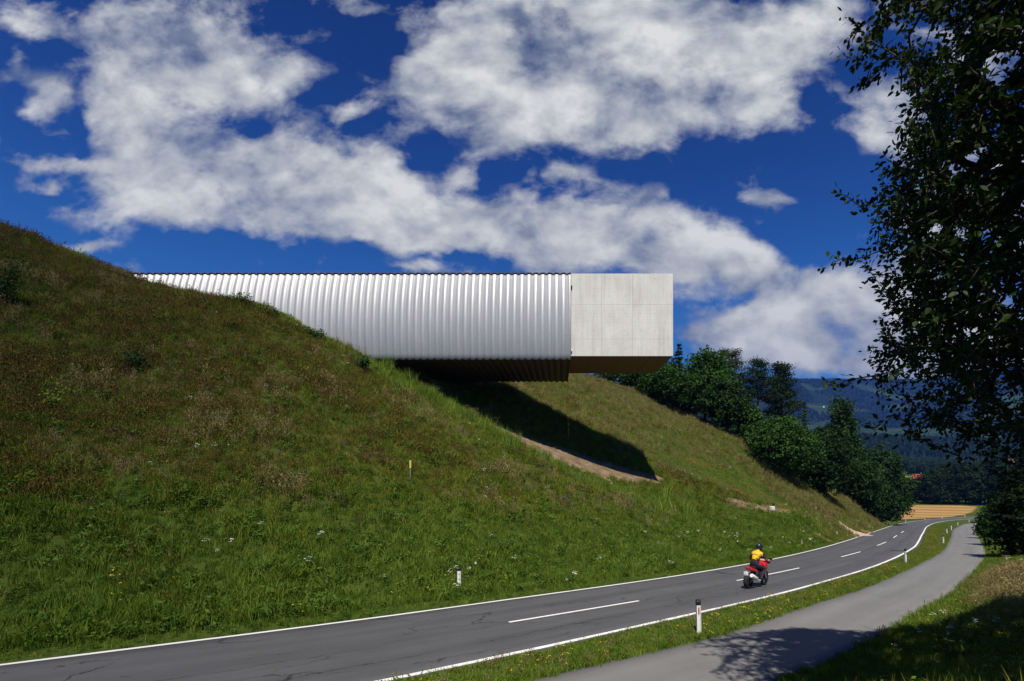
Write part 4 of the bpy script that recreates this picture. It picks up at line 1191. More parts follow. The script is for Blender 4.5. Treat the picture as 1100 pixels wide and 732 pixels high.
def plant_tree(name, meshes, pos, label, cat, cmat, tmat='bark', group=None, rz=0.0, sc=1.0):
    root = empty(name, pos, rz)
    root.scale = (sc, sc, sc)
    tag(root, label, cat, group)
    for me, mt in zip(meshes, (tmat, cmat)):
        if not me.materials: me.materials.append(M[mt])
        o = bpy.data.objects.new('trunk' if mt == tmat else 'crown', me); COL.objects.link(o); o.parent = root
    return root
def tree_at(name, u, vtop, vbase, Y, wpx, kind, label, cat, cmat, seed, tmat='bark', rz=0.0, **kw):
    x = (u-U0)/FPX*Y; zt = -(vtop-V0)/FPX*Y
    zg = float(grid_z(x, Y)); H = zt-zg; W = wpx/FPX*Y
    fn = {'b': broadleaf_meshes, 'p': pine_meshes, 's': spruce_meshes}[kind]
    if kind == 'b': ms = fn(H, W, kw.pop('base_f', .06), seed, **kw)
    else: ms = fn(H, W, seed, **kw)
    return plant_tree(name, ms, (x, Y, zg), label, cat, cmat, tmat, 'trees along the edge of the slope', rz)
G0 = 'trees along the edge of the slope'
tree_at('leafy_shrub', 655, 399, 410, 92, 46, 'b', 'low leafy shrub farthest left on the skyline under the concrete box', 'shrub', 'crown_mid', 101, nclump=260, leaf=.20, base_f=0)
tree_at('leafy_shrub', 686, 393, 420, 93, 44, 'b', 'rounded green shrub on the slope edge right below the concrete box', 'shrub', 'crown_oak', 102, nclump=380, leaf=.22, base_f=0)
tree_at('leafy_tree', 703, 389, 440, 98, 60, 'b', 'dark leafy tree half hidden by the concrete box corner', 'tree', 'crown_mid', 103, nclump=560, leaf=.26)
tree_at('spruce_tree', 729, 367, 440, 101, 44, 's', 'dark spruce just right of the concrete box corner', 'tree', 'crown_pine', 104, leaf=.30)
tree_at('leafy_tree', 718, 398, 452, 88, 64, 'b', 'leafy tree in front of the dark spruce beside the concrete box', 'tree', 'crown_oak', 105, nclump=620, leaf=.25)
tree_at('leafy_tree', 757, 375, 470, 91, 66, 'b', 'bright green tall leafy tree in the middle of the wood edge', 'tree', 'crown_bright', 106, nclump=950, leaf=.25, shape='tall', lobes=11)
tree_at('pine_tree', 782, 376, 470, 100, 44, 'p', 'dark pine rising just right of the bright green leafy tree', 'tree', 'crown_pine', 107, tmat='pine_bark', crown_from=.45, dens=1.3)
tree_at('leafy_tree', 779, 408, 478, 85, 56, 'b', 'dark leafy tree at the slope edge below the pines', 'tree', 'crown_mid', 108, nclump=620, leaf=.24)
tree_at('spruce_tree', 798, 398, 480, 104, 26, 's', 'slim dark spruce between two pines', 'tree', 'crown_pine', 109, leaf=.26)
tree_at('pine_tree', 814, 386, 490, 92, 44, 'p', 'tall pine with an orange trunk showing below its crown', 'tree', 'crown_pine', 110, tmat='pine_bark', crown_from=.52, dens=1.1)
tree_at('pine_tree', 840, 391, 490, 95, 50, 'p', 'broad dark pine right of the orange-trunked one', 'tree', 'crown_pine', 111, tmat='pine_bark', crown_from=.34, dens=1.7)
tree_at('leafy_tree', 806, 438, 492, 83, 40, 'b', 'small leafy tree at the foot of the tall pines', 'tree', 'crown_oak', 112, nclump=420, leaf=.22)
tree_at('spruce_tree', 864, 430, 500, 98, 30, 's', 'young spruce standing behind the big round bush', 'tree', 'crown_pine', 113, leaf=.26)
tree_at('round_bush', 838, 450, 528, 79, 76, 'b', 'large round green bush at the foot of the far slope', 'bush', 'crown_oak', 114, nclump=1500, leaf=.21, base_f=0, lobes=13)
tree_at('round_bush', 880, 462, 541, 86, 72, 'b', 'large darker bush right of the big round one', 'bush', 'crown_mid', 115, nclump=1300, leaf=.22, base_f=0, lobes=12)
tree_at('leafy_tree', 903, 429, 548, 108, 62, 'b', 'tall dark pointed tree right of the bushes', 'tree', 'crown_mid', 116, nclump=1300, leaf=.30, shape='cone', lobes=13)
tree_at('leafy_tree', 946, 478, 556, 122, 62, 'b', 'dark rounded tree at the roadside, last before the field', 'tree', 'crown_mid', 117, nclump=1300, leaf=.30, lobes=12, base_f=.0)
tree_at('leafy_tree', 925, 492, 552, 112, 40, 'b', 'lower dark tree between the pointed tree and the last roadside tree', 'tree', 'crown_mid', 118, nclump=700, leaf=.28, base_f=.0)
# dark bushes and trees at the right, beyond the path
for (u, vt, vb, Y, wpx, nm, lab, cat, mt, sd, ncl) in [
    (1103, 484, 590, 50, 50, 'leafy_tree', 'dark leafy tree beyond the path at the right edge', 'tree', 'crown_wood', 131, 1100),
    (1100, 520, 600, 38, 60, 'dense_bush', 'dense dark bush at the right edge in front of the leafy tree', 'bush', 'crown_wood', 132, 900),
    (1082, 520, 572, 72, 36, 'dense_bush', 'dark bush beside the far end of the path', 'bush', 'crown_wood', 133, 700),
    (1062, 545, 574, 66, 20, 'dense_bush', 'small dark bush at the very edge of the path where it vanishes', 'bush', 'crown_mid', 134, 220)]:
    x = (u-U0)/FPX*Y; zg = float(grid_z(x, Y)); H = -(vt-V0)/FPX*Y-zg; W = wpx/FPX*Y
    plant_tree(nm, broadleaf_meshes(H, W, 0.0, sd, ncl, .13 if Y < 60 else .18, 18), (x, Y, zg), lab, cat, mt)
# the wood behind the field
protoW = [broadleaf_meshes(20, 13, .02, 140+k, 620, .50, 12, ['round', 'tall', 'cone', 'round'][k]) for k in range(4)]
WOOD = [(958,279,.92),(969,262,.68),(981,268,.62),(992,270,.80),(1003,262,.92),(1014,266,1.0),(1026,261,.96),(1037,266,1.06),(1048,258,1.0),(1058,262,1.1),(1069,255,1.15),(1081,250,1.1),(1094,248,1.12),(1108,240,1.1),(1126,235,1.1)]
WL = ['dark tree behind the left end of the stubble field', 'low tree left in the gap that shows the red-roofed house', 'low tree below the red-roofed house', 'dark tree right of the red-roofed house',
      'dark wood tree right of the gap, second from the house', 'dark wood tree, third right of the house', 'dark wood tree behind the middle of the stubble field', 'dark wood tree behind the right half of the field',
      'dark wood tree behind the right end of the field', 'dark wood tree above the green bank at the end of the field', 'tall dark tree where the road disappears', 'dark tree behind the bush at the far end of the path',
      'dark wood tree partly behind the right-hand leafy tree', 'dark wood tree at the right edge of the picture', 'dark wood tree beyond the right edge, last of its row']
for k, ((u, Y, sc), lab) in enumerate(zip(WOOD, WL)):
    x = (u-U0)/FPX*Y
    plant_tree('wood_tree', protoW[k % 4], (x, Y, float(base(x, Y))-.2), lab, 'tree', 'crown_wood', group='dark trees behind the field', rz=k*1.7, sc=sc)

# ------------------------------------------------------------------ the near tree whose branches hang in from the right
rgT = np.random.default_rng(42)
tx, ty = 10.6, 8.2
tz = float(grid_z(tx, ty))
OUT = [(905,-30),(905,62),(925,72),(952,92),(962,108),(948,138),(935,165),(926,196),(922,240),(908,268),(918,300),(934,330),(928,362),(916,392),(930,420),(952,440),(960,470),(1000,466),(1012,478),(1062,500),(1110,505)]
OUT = np.array(OUT, float)
def edge_u(v): return np.interp(v, OUT[:, 1], OUT[:, 0])
tw = []
while len(tw) < 14500:
    n = 20000
    p = unit(rgT.normal(size=(n, 3)))*(rgT.uniform(.25, 1, n)**.45)[:, None]*[7.6, 8.0, 8.2]+[tx, ty-.6, 4.6]
    p = p[(p[:, 1] > .6) & (p[:, 2] > -2.2)]
    hd = np.hypot(p[:, 0]-tx, p[:, 1]-ty)
    p = p[(p[:, 2] > tz+2.2)]
    uu = view_u(p[:, 0], p[:, 1]); vv = V0-FPX*p[:, 2]/p[:, 1]
    inframe = (uu < 1125) & (vv > -40) & (p[:, 1] > .5)
    ok = ~inframe | ((uu > edge_u(vv)+16) & (vv < 505) & (vv < 470+(uu-960)*.25+20))
    # openings where the sky shows between the branches
    hole = inframe & (((uu-985)/42)**2+((vv-38)/20)**2 < 1) | inframe & (((uu-1068)/40)**2+((vv-62)/13)**2 < 1) | inframe & (((uu-1050)/38)**2+((vv-172)/10)**2 < 1)
    thin = inframe & (rgT.uniform(size=len(p)) > np.where(p[:, 1] < 5.0, .15, 1.0)*np.where(vv > 385, np.interp(vv, [385, 480], [.6, .2]), 1)*np.interp(uu-edge_u(vv), [15, 70], [.35, 1]))
    ok &= ~(hole & (rgT.uniform(size=len(p)) < .88)) & ~thin
    # keep view into the scene clear from the camera itself
    ok &= ~((np.abs(p[:, 0]) < p[:, 1]*.5+.9) & (p[:, 1] < 5) & (vv > -90))
    ysh = p[:, 1]+.52*(p[:, 2]-base(p[:, 0], p[:, 1]+4)-.2)
    ok &= ysh < np.interp(p[:, 0], [0, 2.3, 4.4, 7.2, 8.9, 11.3, 13.4, 25], [11.3, 12.0, 14.2, 15.1, 14.7, 15.3, 16.6, 25])
    p = p[ok]; uu = uu[ok]; vv = vv[ok]; inframe = inframe[ok]
    keep = inframe | (rgT.uniform(size=len(p)) < .45)
    tw += list(p[keep])
tw = np.array(tw[:14500])
# twigs that reach out past the crown
for (u, v, Y) in [(893,286,7.1),(903,278,7.2),(912,281,7.2),(903,208,7.0),(914,214,7.1),(926,224,7.2),(887,412,6.8),(899,414,6.9),(912,408,7),(907,60,7.4),(915,40,7.4),(912,20,7.4),(930,88,7.3),(940,80,7.3),(955,66,7.3),(924,92,7.2),(945,462,6.8),(938,455,6.8),(1010,482,6.9),(1030,490,7),(960,445,6.8),(975,455,6.8),(948,428,7),(985,470,7),(1065,505,7.2),(1080,515,7.2),(922,66,7.4),(968,98,7.3)]:
    tw = np.vstack([tw, list(at(u, v, Y))])
# skeleton: trunk and limbs, then every twig joins the nearest wood already there
nodes = [np.array([tx, ty, tz-.4])]; par = [-1]
def chain(p0i, pts_):
    last = p0i
    for q_ in pts_:
        nodes.append(np.array(q_, float)); par.append(last); last = len(nodes)-1
    return last
t1 = chain(0, [(tx-.05, ty, tz+1.2), (tx-.1, ty, tz+2.6)])
t2 = chain(t1, [(tx-.1, ty+.1, z_) for z_ in np.arange(tz+3.4, 11.5, .9)])
trunk_ids = list(range(2, len(nodes)))
for (k, endp) in [(3,(6.0,7.4,2.2)),(4,(5.4,7.2,5.0)),(5,(6.2,8.4,6.6)),(4,(7.0,4.8,4.6)),(3,(7.4,10.4,3.0)),(5,(9.2,11.4,4.5)),(6,(6.4,7.0,8.2)),(7,(8.6,8.8,9.5)),(4,(14.5,10,4.5)),(5,(14.2,5,6.0)),(6,(11.5,11.2,7)),(3,(6.3,6.9,.6)),(2,(7.0,7.2,-.2))]:
    a_ = nodes[k]; e_ = np.array(endp, float)
    chain(k, [a_+(e_-a_)*f+np.array([0, 0, .5*math.sin(PI*f)])+rgT.normal(size=3)*.08 for f in np.linspace(.15, 1, 8)])
order = np.argsort(np.linalg.norm(tw-np.array([tx, ty, 5.0]), axis=1))
NB = np.zeros((len(tw)*2+600, 3)); NB[:len(nodes)] = nodes; cnt = len(nodes)
twig_from = []
for k in order:
    p_ = tw[k]
    d2 = ((NB[2:cnt]-p_)**2).sum(1); j = int(np.argmin(d2))+2; dd = math.sqrt(d2[j-2])
    if dd > .7:
        mid = (NB[j]+p_)/2+rgT.normal(size=3)*.06+[0, 0, .05]
        NB[cnt] = mid; par.append(j); j = cnt; cnt += 1
    NB[cnt] = p_; par.append(j); twig_from.append((cnt, j)); cnt += 1
NB = NB[:cnt]; par = np.array(par)
load = np.ones(cnt)
for k in range(cnt-1, 0, -1): load[par[k]] += load[k]
rad = .0042*np.sqrt(load)*1.0
rad[:3] = np.maximum(rad[:3], .30)
# 4-sided tubes, one per link
kk = np.arange(1, cnt); A_ = NB[par[kk]]; B_ = NB[kk]
ax = unit(B_-A_); e1 = unit(np.cross(ax, [.31, .12, .94])); e2 = np.cross(ax, e1)
rb = rad[kk]; ra = np.minimum(rad[par[kk]], rb*1.7)
rings = []
for (P_, r_) in ((A_, ra), (B_, rb)):
    for q_ in range(6):
        a = 2*PI*q_/6; rings.append(P_+(e1*math.cos(a)+e2*math.sin(a))*r_[:, None])
V = np.stack(rings, 1).reshape(-1, 3); b0 = np.arange(len(kk))[:, None]*12
F = np.concatenate([b0+[q_, (q_+1) % 6, 6+(q_+1) % 6, 6+q_] for q_ in range(6)])
near_tree = empty('leafy_tree', (tx, ty, tz))
bpy.context.view_layer.update()
o = link('trunk', raw_mesh('trunk', V-[tx, ty, tz], F, True), M['bark'], near_tree)
# leaves along each twig
tf = np.array(twig_from); tip = NB[tf[:, 0]]; frm = NB[tf[:, 1]]
dirn = unit(tip-frm)
per = 18
n = len(tip)*per
s_ = np.tile(np.linspace(-.42, .16, per), len(tip))+rgT.normal(size=n)*.04
dd = unit(np.repeat(dirn, per, 0)+np.repeat(rgT.normal(size=(len(tip), 3)), per, 0)*.12)
side = unit(np.cross(dd, rgT.normal(size=(n, 3))))
c = np.repeat(tip, per, 0)+dd*s_[:, None]+side*rgT.uniform(.01, .085, n)[:, None]
offv = view_u(c[:, 0], c[:, 1]) > 1130
ls = np.where(offv, rgT.uniform(.055, .085, n), rgT.uniform(.032, .054, n))
ld = unit(side*.8+dd*.7+[0, 0, -.3]+rgT.normal(size=(n, 3))*.25)
nn_ = unit(np.cross(ld, rgT.normal(size=(n, 3)))*.6+[0, 0, .7]); wd = unit(np.cross(nn_, ld))
fold = nn_*(ls*.12)[:, None]
L1 = ld*ls[:, None]; W1 = wd*(ls*.52)[:, None]
V = np.stack([c-L1*.95, c-L1*.25+W1+fold, c+L1*.4+W1*.85+fold, c+L1*1.05, c+L1*.4-W1*.85+fold, c-L1*.25-W1+fold], 1).reshape(-1, 3)
k0 = np.arange(n)[:, None]*6
F = np.concatenate([k0+[0, 1, 2, 3], k0+[0, 3, 4, 5]])
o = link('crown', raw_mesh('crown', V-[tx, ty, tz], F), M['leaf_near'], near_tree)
tag(near_tree, 'big dark leafy tree in the foreground, its branches hanging in from the right edge', 'tree')

# ------------------------------------------------------------------ saplings and bushes on the hill
def small_plant(name, u, v, hpx, wpx, mt, leaf, n, label, cat, seed):
    P = ground_hit(u, v); k = P.y/FPX; H = hpx*k; W = wpx*k
    rg = np.random.default_rng(seed); root = empty(name, P); tag(root, label, cat)
    bm = bmesh.new(); stems = []
    for q_ in range(7):
        a = rg.uniform(0, 2*PI); e = np.array([math.cos(a)*W*.35, math.sin(a)*W*.35, H*rg.uniform(.6, 1)])
        tube(bm, [(0, 0, -.1), e*[.4, .4, .5], e], [.02, .014, .006], 5); stems.append(e)
    link('stem', bm_mesh('stem', bm), M['bark'], root)
    e = np.array(stems)[rg.integers(0, 7, n)]; t_ = rg.uniform(.35, 1.05, n)[:, None]
    c = e*np.c_[t_, t_, t_]+rg.normal(size=(n, 3))*[W*.13, W*.13, H*.09]
    V, F = quads(c, unit(rg.normal(size=(n, 3))*.6+[0, -.5, .6]), leaf*rg.uniform(.6, 1.2, n), .6, rg)
    link('leaves', raw_mesh('leaves', V, F), M[mt], root)
small_plant('sapling', 57, 442, 26, 22, 'sapling_leaf', .062, 150, 'small bright yellow-green sapling low on the left of the hillside', 'sapling', 5)
small_plant('bush', 2, 330, 48, 34, 'crown_mid', .09, 900, 'dark leafy bush on the hillside at the left edge', 'bush', 6)
small_plant('bush', 140, 400, 26, 34, 'crown_mid', .08, 420, 'low dark bush in the middle of the left hillside', 'bush', 8)
for k, (u, v, h_, w_, lab) in enumerate([(288,331,14,22,'low green shrub on the hill crest against the middle of the steel wall'),(260,316,12,26,'low dark shrub on the hill crest near the left part of the steel wall'),(340,352,12,22,'low green shrub on the hill crest above the start of the overhang'),(388,386,16,20,'low green shrub where the steel wall leaves the hill')]):
    small_plant('shrub', u, v+13, h_, w_, 'crown_oak', .09, 420, lab, 'shrub', 50+k)

# ------------------------------------------------------------------ motorcycle and rider
M['red_paint'] = pbr('red_paint', (.50, .012, .018), .3, var=.05, coat=.5)
M['white_paint'] = pbr('white_paint', (.72, .72, .70), .35, var=.05, coat=.3)
M['tyre'] = pbr('tyre', (.014, .014, .015), .85)
M['silver'] = pbr('silver', (.62, .62, .62), .28, metal=.85)
M['seat_black'] = pbr('seat_black', (.014, .014, .016), .6)
M['yellow_cloth'] = pbr('yellow_cloth', (.72, .40, .012), .75, bump=.3)
M['red_cloth'] = pbr('red_cloth', (.36, .015, .018), .75, bump=.3)
M['dark_cloth'] = pbr('dark_cloth', (.018, .018, .024), .8, bump=.3)
M['helmet_shell'] = pbr('helmet_shell', (.012, .016, .022), .25, coat=.6)
M['visor'] = pbr('visor', (.10, .11, .13), .08, spec=.8)
M['lamp_red'] = pbr('lamp_red', (.42, .008, .01), .2, coat=.5)
M['lamp_clear'] = pbr('lamp_clear', (.6, .6, .58), .1, spec=.7)
Pm_ = hit([(812, 630.5)])[0]
yaw = frame_at(Pm_)
bpos = (Pm_[0], Pm_[1], float(base(*Pm_)))
# slope of the road along the travel direction
ahead = np.array([math.cos(yaw), math.sin(yaw)])
pitch = math.atan(float(base(*(Pm_+ahead))-base(*(Pm_-ahead)))/2)
def road_empty(name):
    o = empty(name, bpos); o.rotation_euler = (0, -pitch, yaw); return o
bike = road_empty('motorcycle')
bike.scale = (1.1, 1.1, 1.1)
tag(bike, 'red and white sport touring motorcycle riding away along the near lane of the road', 'motorcycle')
def bp(name, bm, mt, parent=None, smooth=True):
    me = bm_mesh(name, bm, smooth)
    if smooth: me.set_sharp_from_angle(angle=R(35))
    return link(name, me, M[mt], parent or bike)
RW = .315
for xw, wt in ((-.70, .088), (.76, .062)):
    Mx = Matrix.Translation((xw, 0, RW))@Matrix.Rotation(PI/2, 4, 'X')
    bm = bmesh.new()
    lathe(bm, [(.035, -.05), (.05, -.05), (.05, .05), (.035, .05)], 20, Mx)
    lathe(bm, [(RW-.085, -wt*.7), (RW-.06, -wt*.75), (RW-.07, 0), (RW-.06, wt*.75), (RW-.085, wt*.7), (RW-.095, 0), (RW-.085, -wt*.7)], 36, Mx)
    for k in range(6):
        a = k*PI/3; tube(bm, [Vector((xw+.045*math.cos(a), 0, RW+.045*math.sin(a))), Vector((xw+(RW-.085)*math.cos(a), 0, RW+(RW-.085)*math.sin(a)))], .013, 6)
    for sgn in (-1, 1):
        lathe(bm, [(.07, sgn*.06), (.14, sgn*.06), (.14, sgn*.064), (.07, sgn*.064)], 28, Mx)
    wh = bp('wheel', bm, 'dark_metal')
    bm = bmesh.new()
    pr = [(RW-.075, -wt*.85), (RW-.045, -wt*1.02), (RW-.012, -wt*.72), (RW, -wt*.25), (RW, wt*.25), (RW-.012, wt*.72), (RW-.045, wt*1.02), (RW-.075, wt*.85)]
    lathe(bm, pr, 40, Mx); bp('tyre', bm, 'tyre', wh)
bm = bmesh.new()
for y in (-.085, .085): tube(bm, [(.76, y, RW), (.60, y, .72), (.50, y, 1.0)], [.028, .028, .024], 8)
bp('fork', bm, 'silver')
bm = bmesh.new(); tube(bm, [(.34, -.36, 1.01), (.44, -.22, 1.04), (.47, 0, 1.03), (.44, .22, 1.04), (.34, .36, 1.01)], .015, 8)
for sg in (-1, 1): tube(bm, [(.40, sg*.27, 1.03), (.30, sg*.40, 1.0)], .021, 8)
bp('handlebar', bm, 'black_plastic')
bm = bmesh.new(); prism(bm, [(.52, .60), (.66, .655), (.80, .655), (.95, .60), (1.03, .50), (1.0, .50), (.92, .565), (.78, .625), (.66, .625), (.54, .56)], -.065, .065, .01); bp('mudguard', bm, 'red_paint')
bm = bmesh.new()
prism(bm, [(.10, .30), (.34, .26), (.42, .52), (.36, .70), (-.22, .70), (-.30, .52), (-.16, .32)], -.15, .15, .03)
bbox(bm, (.16, 0, .55), (.34, .44, .2), bev=.03); bbox(bm, (.12, 0, .36), (.3, .36, .16), bev=.03); bp('engine', bm, 'dark_metal')
bm = bmesh.new(); tube(bm, [(-.28, .1, .42), (-.70, .12, RW)], .028, 8); tube(bm, [(-.28, -.1, .42), (-.70, -.12, RW)], .028, 8); bp('swingarm', bm, 'silver')
def loft(bm, secs, n=14):
    """secs: (x, y half width, z centre, z half height)"""
    rings = []
    for (x_, hw, zc, hh) in secs:
        rings.append([bm.verts.new((x_, hw*np.sign(math.cos(a))*abs(math.cos(a))**.75, zc+hh*np.sign(math.sin(a))*abs(math.sin(a))**.75)) for a in [2*PI*k/n for k in range(n)]])
    for r0, r1 in zip(rings, rings[1:]):
        for k in range(n): bm.faces.new((r0[k], r0[(k+1) % n], r1[(k+1) % n], r1[k]))
    bm.faces.new(rings[0][::-1]); bm.faces.new(rings[-1])
bm = bmesh.new(); loft(bm, [(-.14, .08, .80, .06), (-.02, .14, .86, .11), (.14, .175, .89, .13), (.30, .16, .89, .12), (.42, .09, .86, .08)]); bp('fuel_tank', bm, 'red_paint')
bm = bmesh.new(); loft(bm, [(.26, .19, .72, .17), (.42, .22, .78, .24), (.58, .21, .86, .25), (.72, .16, .92, .19), (.84, .07, .92, .09)]); bp('fairing', bm, 'red_paint')
bm = bmesh.new(); loft(bm, [(.50, .19, 1.10, .03), (.62, .175, 1.05, .07), (.78, .115, .99, .08), (.88, .05, .94, .05)]); bp('fairing_nose', bm, 'white_paint')
bm = bmesh.new()
pts_w = [[(.40, -.15, 1.36), (.37, 0, 1.42), (.40, .15, 1.36)], [(.52, -.17, 1.22), (.52, 0, 1.26), (.52, .17, 1.22)], [(.62, -.165, 1.09), (.66, 0, 1.11), (.62, .165, 1.09)]]
vv_ = [[bm.verts.new(p_) for p_ in r_] for r_ in pts_w]
for a_ in range(2):
    for b_ in range(2): bm.faces.new((vv_[a_][b_], vv_[a_][b_+1], vv_[a_+1][b_+1], vv_[a_+1][b_]))
bmesh.ops.solidify(bm, geom=bm.faces[:], thickness=.006); bp('windscreen', bm, 'visor')
bm = bmesh.new(); loft(bm, [(.83, .085, .90, .045), (.885, .05, .90, .03)]); bp('headlight', bm, 'lamp_clear')
bm = bmesh.new(); loft(bm, [(-.62, .11, .86, .035), (-.40, .15, .84, .045), (-.18, .14, .82, .05), (-.06, .09, .82, .045)]); bp('seat', bm, 'seat_black')
bm = bmesh.new(); loft(bm, [(-.96, .05, .86, .03), (-.84, .10, .84, .065), (-.60, .145, .78, .075), (-.34, .16, .72, .085), (-.16, .12, .70, .07)]); bp('tail', bm, 'red_paint')
bm = bmesh.new(); bbox(bm, (-.965, 0, .855), (.03, .12, .04), bev=.01); bp('tail_light', bm, 'lamp_red')
bm = bmesh.new(); bbox(bm, (-.93, 0, .62), (.015, .19, .15), bev=.004); tube(bm, [(-.84, 0, .80), (-.92, 0, .66)], .02, 6); bp('number_plate', bm, 'white_paint')
bm = bmesh.new(); tube(bm, [(.2, -.17, .33), (-.1, -.2, .30), (-.34, -.20, .36)], .026, 8); tube(bm, [(-.32, -.20, .36), (-.42, -.205, .40), (-.86, -.215, .56), (-.90, -.215, .575)], [.03, .085, .09, .07], 14); bp('exhaust', bm, 'white_paint')
for sg in (-1, 1):
    bm = bmesh.new(); tube(bm, [(.48, sg*.17, 1.08), (.50, sg*.33, 1.16)], .01, 6); bbox(bm, (.50, sg*.37, 1.17), (.05, .14, .085), bev=.02); bp('mirror', bm, 'black_plastic')
    bm = bmesh.new(); tube(bm, [(-.06, sg*.14, .34), (-.06, sg*.27, .34)], .014, 6); bp('footrest', bm, 'dark_metal')

rider = road_empty('person')
rider.scale = (1.1, 1.1, 1.1)
tag(rider, 'person in yellow and black jacket and dark helmet leaning forward on the motorcycle', 'person')
# body: one skinned skeleton; jacket, trousers, gloves and boots are regions of the same surface
SK = [((-.24, 0, .93), .135), ((-.20, 0, 1.08), .135), ((-.10, 0, 1.24), .150), ((.02, 0, 1.37), .155), ((.09, 0, 1.47), .075), ((.14, 0, 1.54), .062)]
verts = [v for v, _ in SK]; rads = [r for _, r in SK]; edges = [(i, i+1) for i in range(5)]; zone = ['hip', 'j', 'j', 'j', 'j', 'j']
def add_chain(p0, seq):
    last = p0
    for v_, r_, z_ in seq:
        verts.append(v_); rads.append(r_); zone.append(z_); edges.append((last, len(verts)-1)); last = len(verts)-1
    return last
for sg in (-1, 1):
    hnd = add_chain(3, [((.05, sg*.19, 1.37), .078, 'j'), ((.12, sg*.29, 1.22), .058, 'j'), ((.17, sg*.36, 1.12), .05, 'j'), ((.27, sg*.375, 1.075), .042, 'j'), ((.325, sg*.365, 1.05), .036, 'g'), ((.36, sg*.355, 1.045), .036, 'g')])
    for q_, (dy, ln) in enumerate(((-.042, .9), (-.014, 1.05), (.014, 1.0), (.042, .85))):
        add_chain(hnd, [((.385, sg*.355+dy, 1.05), .0125, 'g'), ((.385+.028*ln, sg*.355+dy, 1.025), .011, 'g'), ((.37+.02*ln, sg*.355+dy, .99), .010, 'g')])
    add_chain(hnd-1, [((.345, sg*.305, 1.03), .013, 'g'), ((.365, sg*.295, .995), .011, 'g')])
    add_chain(0, [((-.20, sg*.11, .90), .105, 'l'), ((.00, sg*.19, .86), .09, 'l'), ((.20, sg*.235, .79), .072, 'l'), ((.13, sg*.235, .62), .062, 'l'), ((.03, sg*.225, .46), .05, 'b'), ((-.03, sg*.225, .37), .048, 'b'), ((.10, sg*.23, .345), .042, 'b'), ((.17, sg*.23, .34), .034, 'b')])
me = bpy.data.meshes.new('body'); me.from_pydata(verts, edges, [])
tmp = bpy.data.objects.new('body_cage', me); COL.objects.link(tmp)
sm_ = tmp.modifiers.new('skin', 'SKIN')
bpy.context.view_layer.update()
if not me.skin_vertices:
    bm = bmesh.new(); bm.from_mesh(me); bm.verts.layers.skin.verify(); bm.to_mesh(me); bm.free()
for i_, sv in enumerate(me.skin_vertices[0].data): sv.radius = (rads[i_], rads[i_]*(1.15 if zone[i_] == 'j' and i_ < 4 else 1)); sv.use_root = (i_ == 0)
sb = tmp.modifiers.new('smooth', 'SUBSURF'); sb.levels = 2; sb.render_levels = 2
bpy.context.view_layer.update()
ev = tmp.evaluated_get(bpy.context.evaluated_depsgraph_get())
bme = bpy.data.meshes.new_from_object(ev); bpy.data.objects.remove(tmp)
VZ = np.array(verts); zn = np.array(['hjglb'.index(z_[0]) for z_ in zone])
cen = np.array([p_.center for p_ in bme.polygons])
# distance to skeleton segments so regions end cleanly at cuffs and hems
best = np.full(len(cen), 1e9); reg = np.zeros(len(cen), int)
for a_, b_ in edges:
    A0, B0 = VZ[a_], VZ[b_]; t_ = np.clip(((cen-A0)@(B0-A0))/((B0-A0)@(B0-A0)), 0, 1)
    dd_ = np.linalg.norm(cen-(A0+t_[:, None]*(B0-A0)), axis=1)-(rads[a_]*(1-t_)+rads[b_]*t_)
    better = dd_ < best; best = np.where(better, dd_, best); reg = np.where(better, zn[b_] if zn[b_] != 0 else zn[a_], reg)
for p_, r_ in zip(bme.polygons, reg): p_.use_smooth = True; p_.material_index = 0 if (r_ == 1 and p_.center.z > 1.16 and abs(p_.center.y) < .24) else (2 if r_ == 1 and p_.center.z < 1.2 and abs(p_.center.y) > .2 else 1)
link('body', bme, [M['yellow_cloth'], M['dark_cloth'], M['red_cloth']], rider)
bm = bmesh.new(); bmesh.ops.create_uvsphere(bm, u_segments=24, v_segments=16, radius=.15)
for v_ in bm.verts:
    x_, y_, z_ = v_.co
    v_.co = (x_*(1.1 if x_ > 0 else 1.02)+(.03 if z_ < -.05 and x_ > 0 else 0), y_*.88, z_*1.0-(.02 if z_ < -.06 else 0))
Mh = Matrix.Translation((.19, 0, 1.655))@Matrix.Rotation(R(8), 4, 'Y')
bmesh.ops.transform(bm, matrix=Mh, verts=bm.verts)
hel = bp('helmet', bm, 'helmet_shell', rider)
bm = bmesh.new()
rr = []
for z_ in (-.03, .015, .06):
    rr.append([bm.verts.new(Mh@Vector((.172*math.cos(a)*(1-.08*abs(z_)/.06), .142*math.sin(a), z_))) for a in np.linspace(-1.25, 1.25, 12)])
for r0, r1 in zip(rr, rr[1:]):
    for k in range(11): bm.faces.new((r0[k], r0[k+1], r1[k+1], r1[k]))
bp('visor', bm, 'visor', hel)
# dark stripes across the back of the jacket
bm = bmesh.new()
for (x_, z_, hw) in ((-.135, 1.165, .165), (-.06, 1.30, .17)):
    tube(bm, [Vector((x_+.02, -hw, z_-.06)), Vector((x_-.105, -hw*.6, z_+.035)), Vector((x_-.125, 0, z_+.05)), Vector((x_-.105, hw*.6, z_+.035)), Vector((x_+.02, hw, z_-.06))], .024, 8)
bp('jacket_stripe', bm, 'dark_cloth', rider)

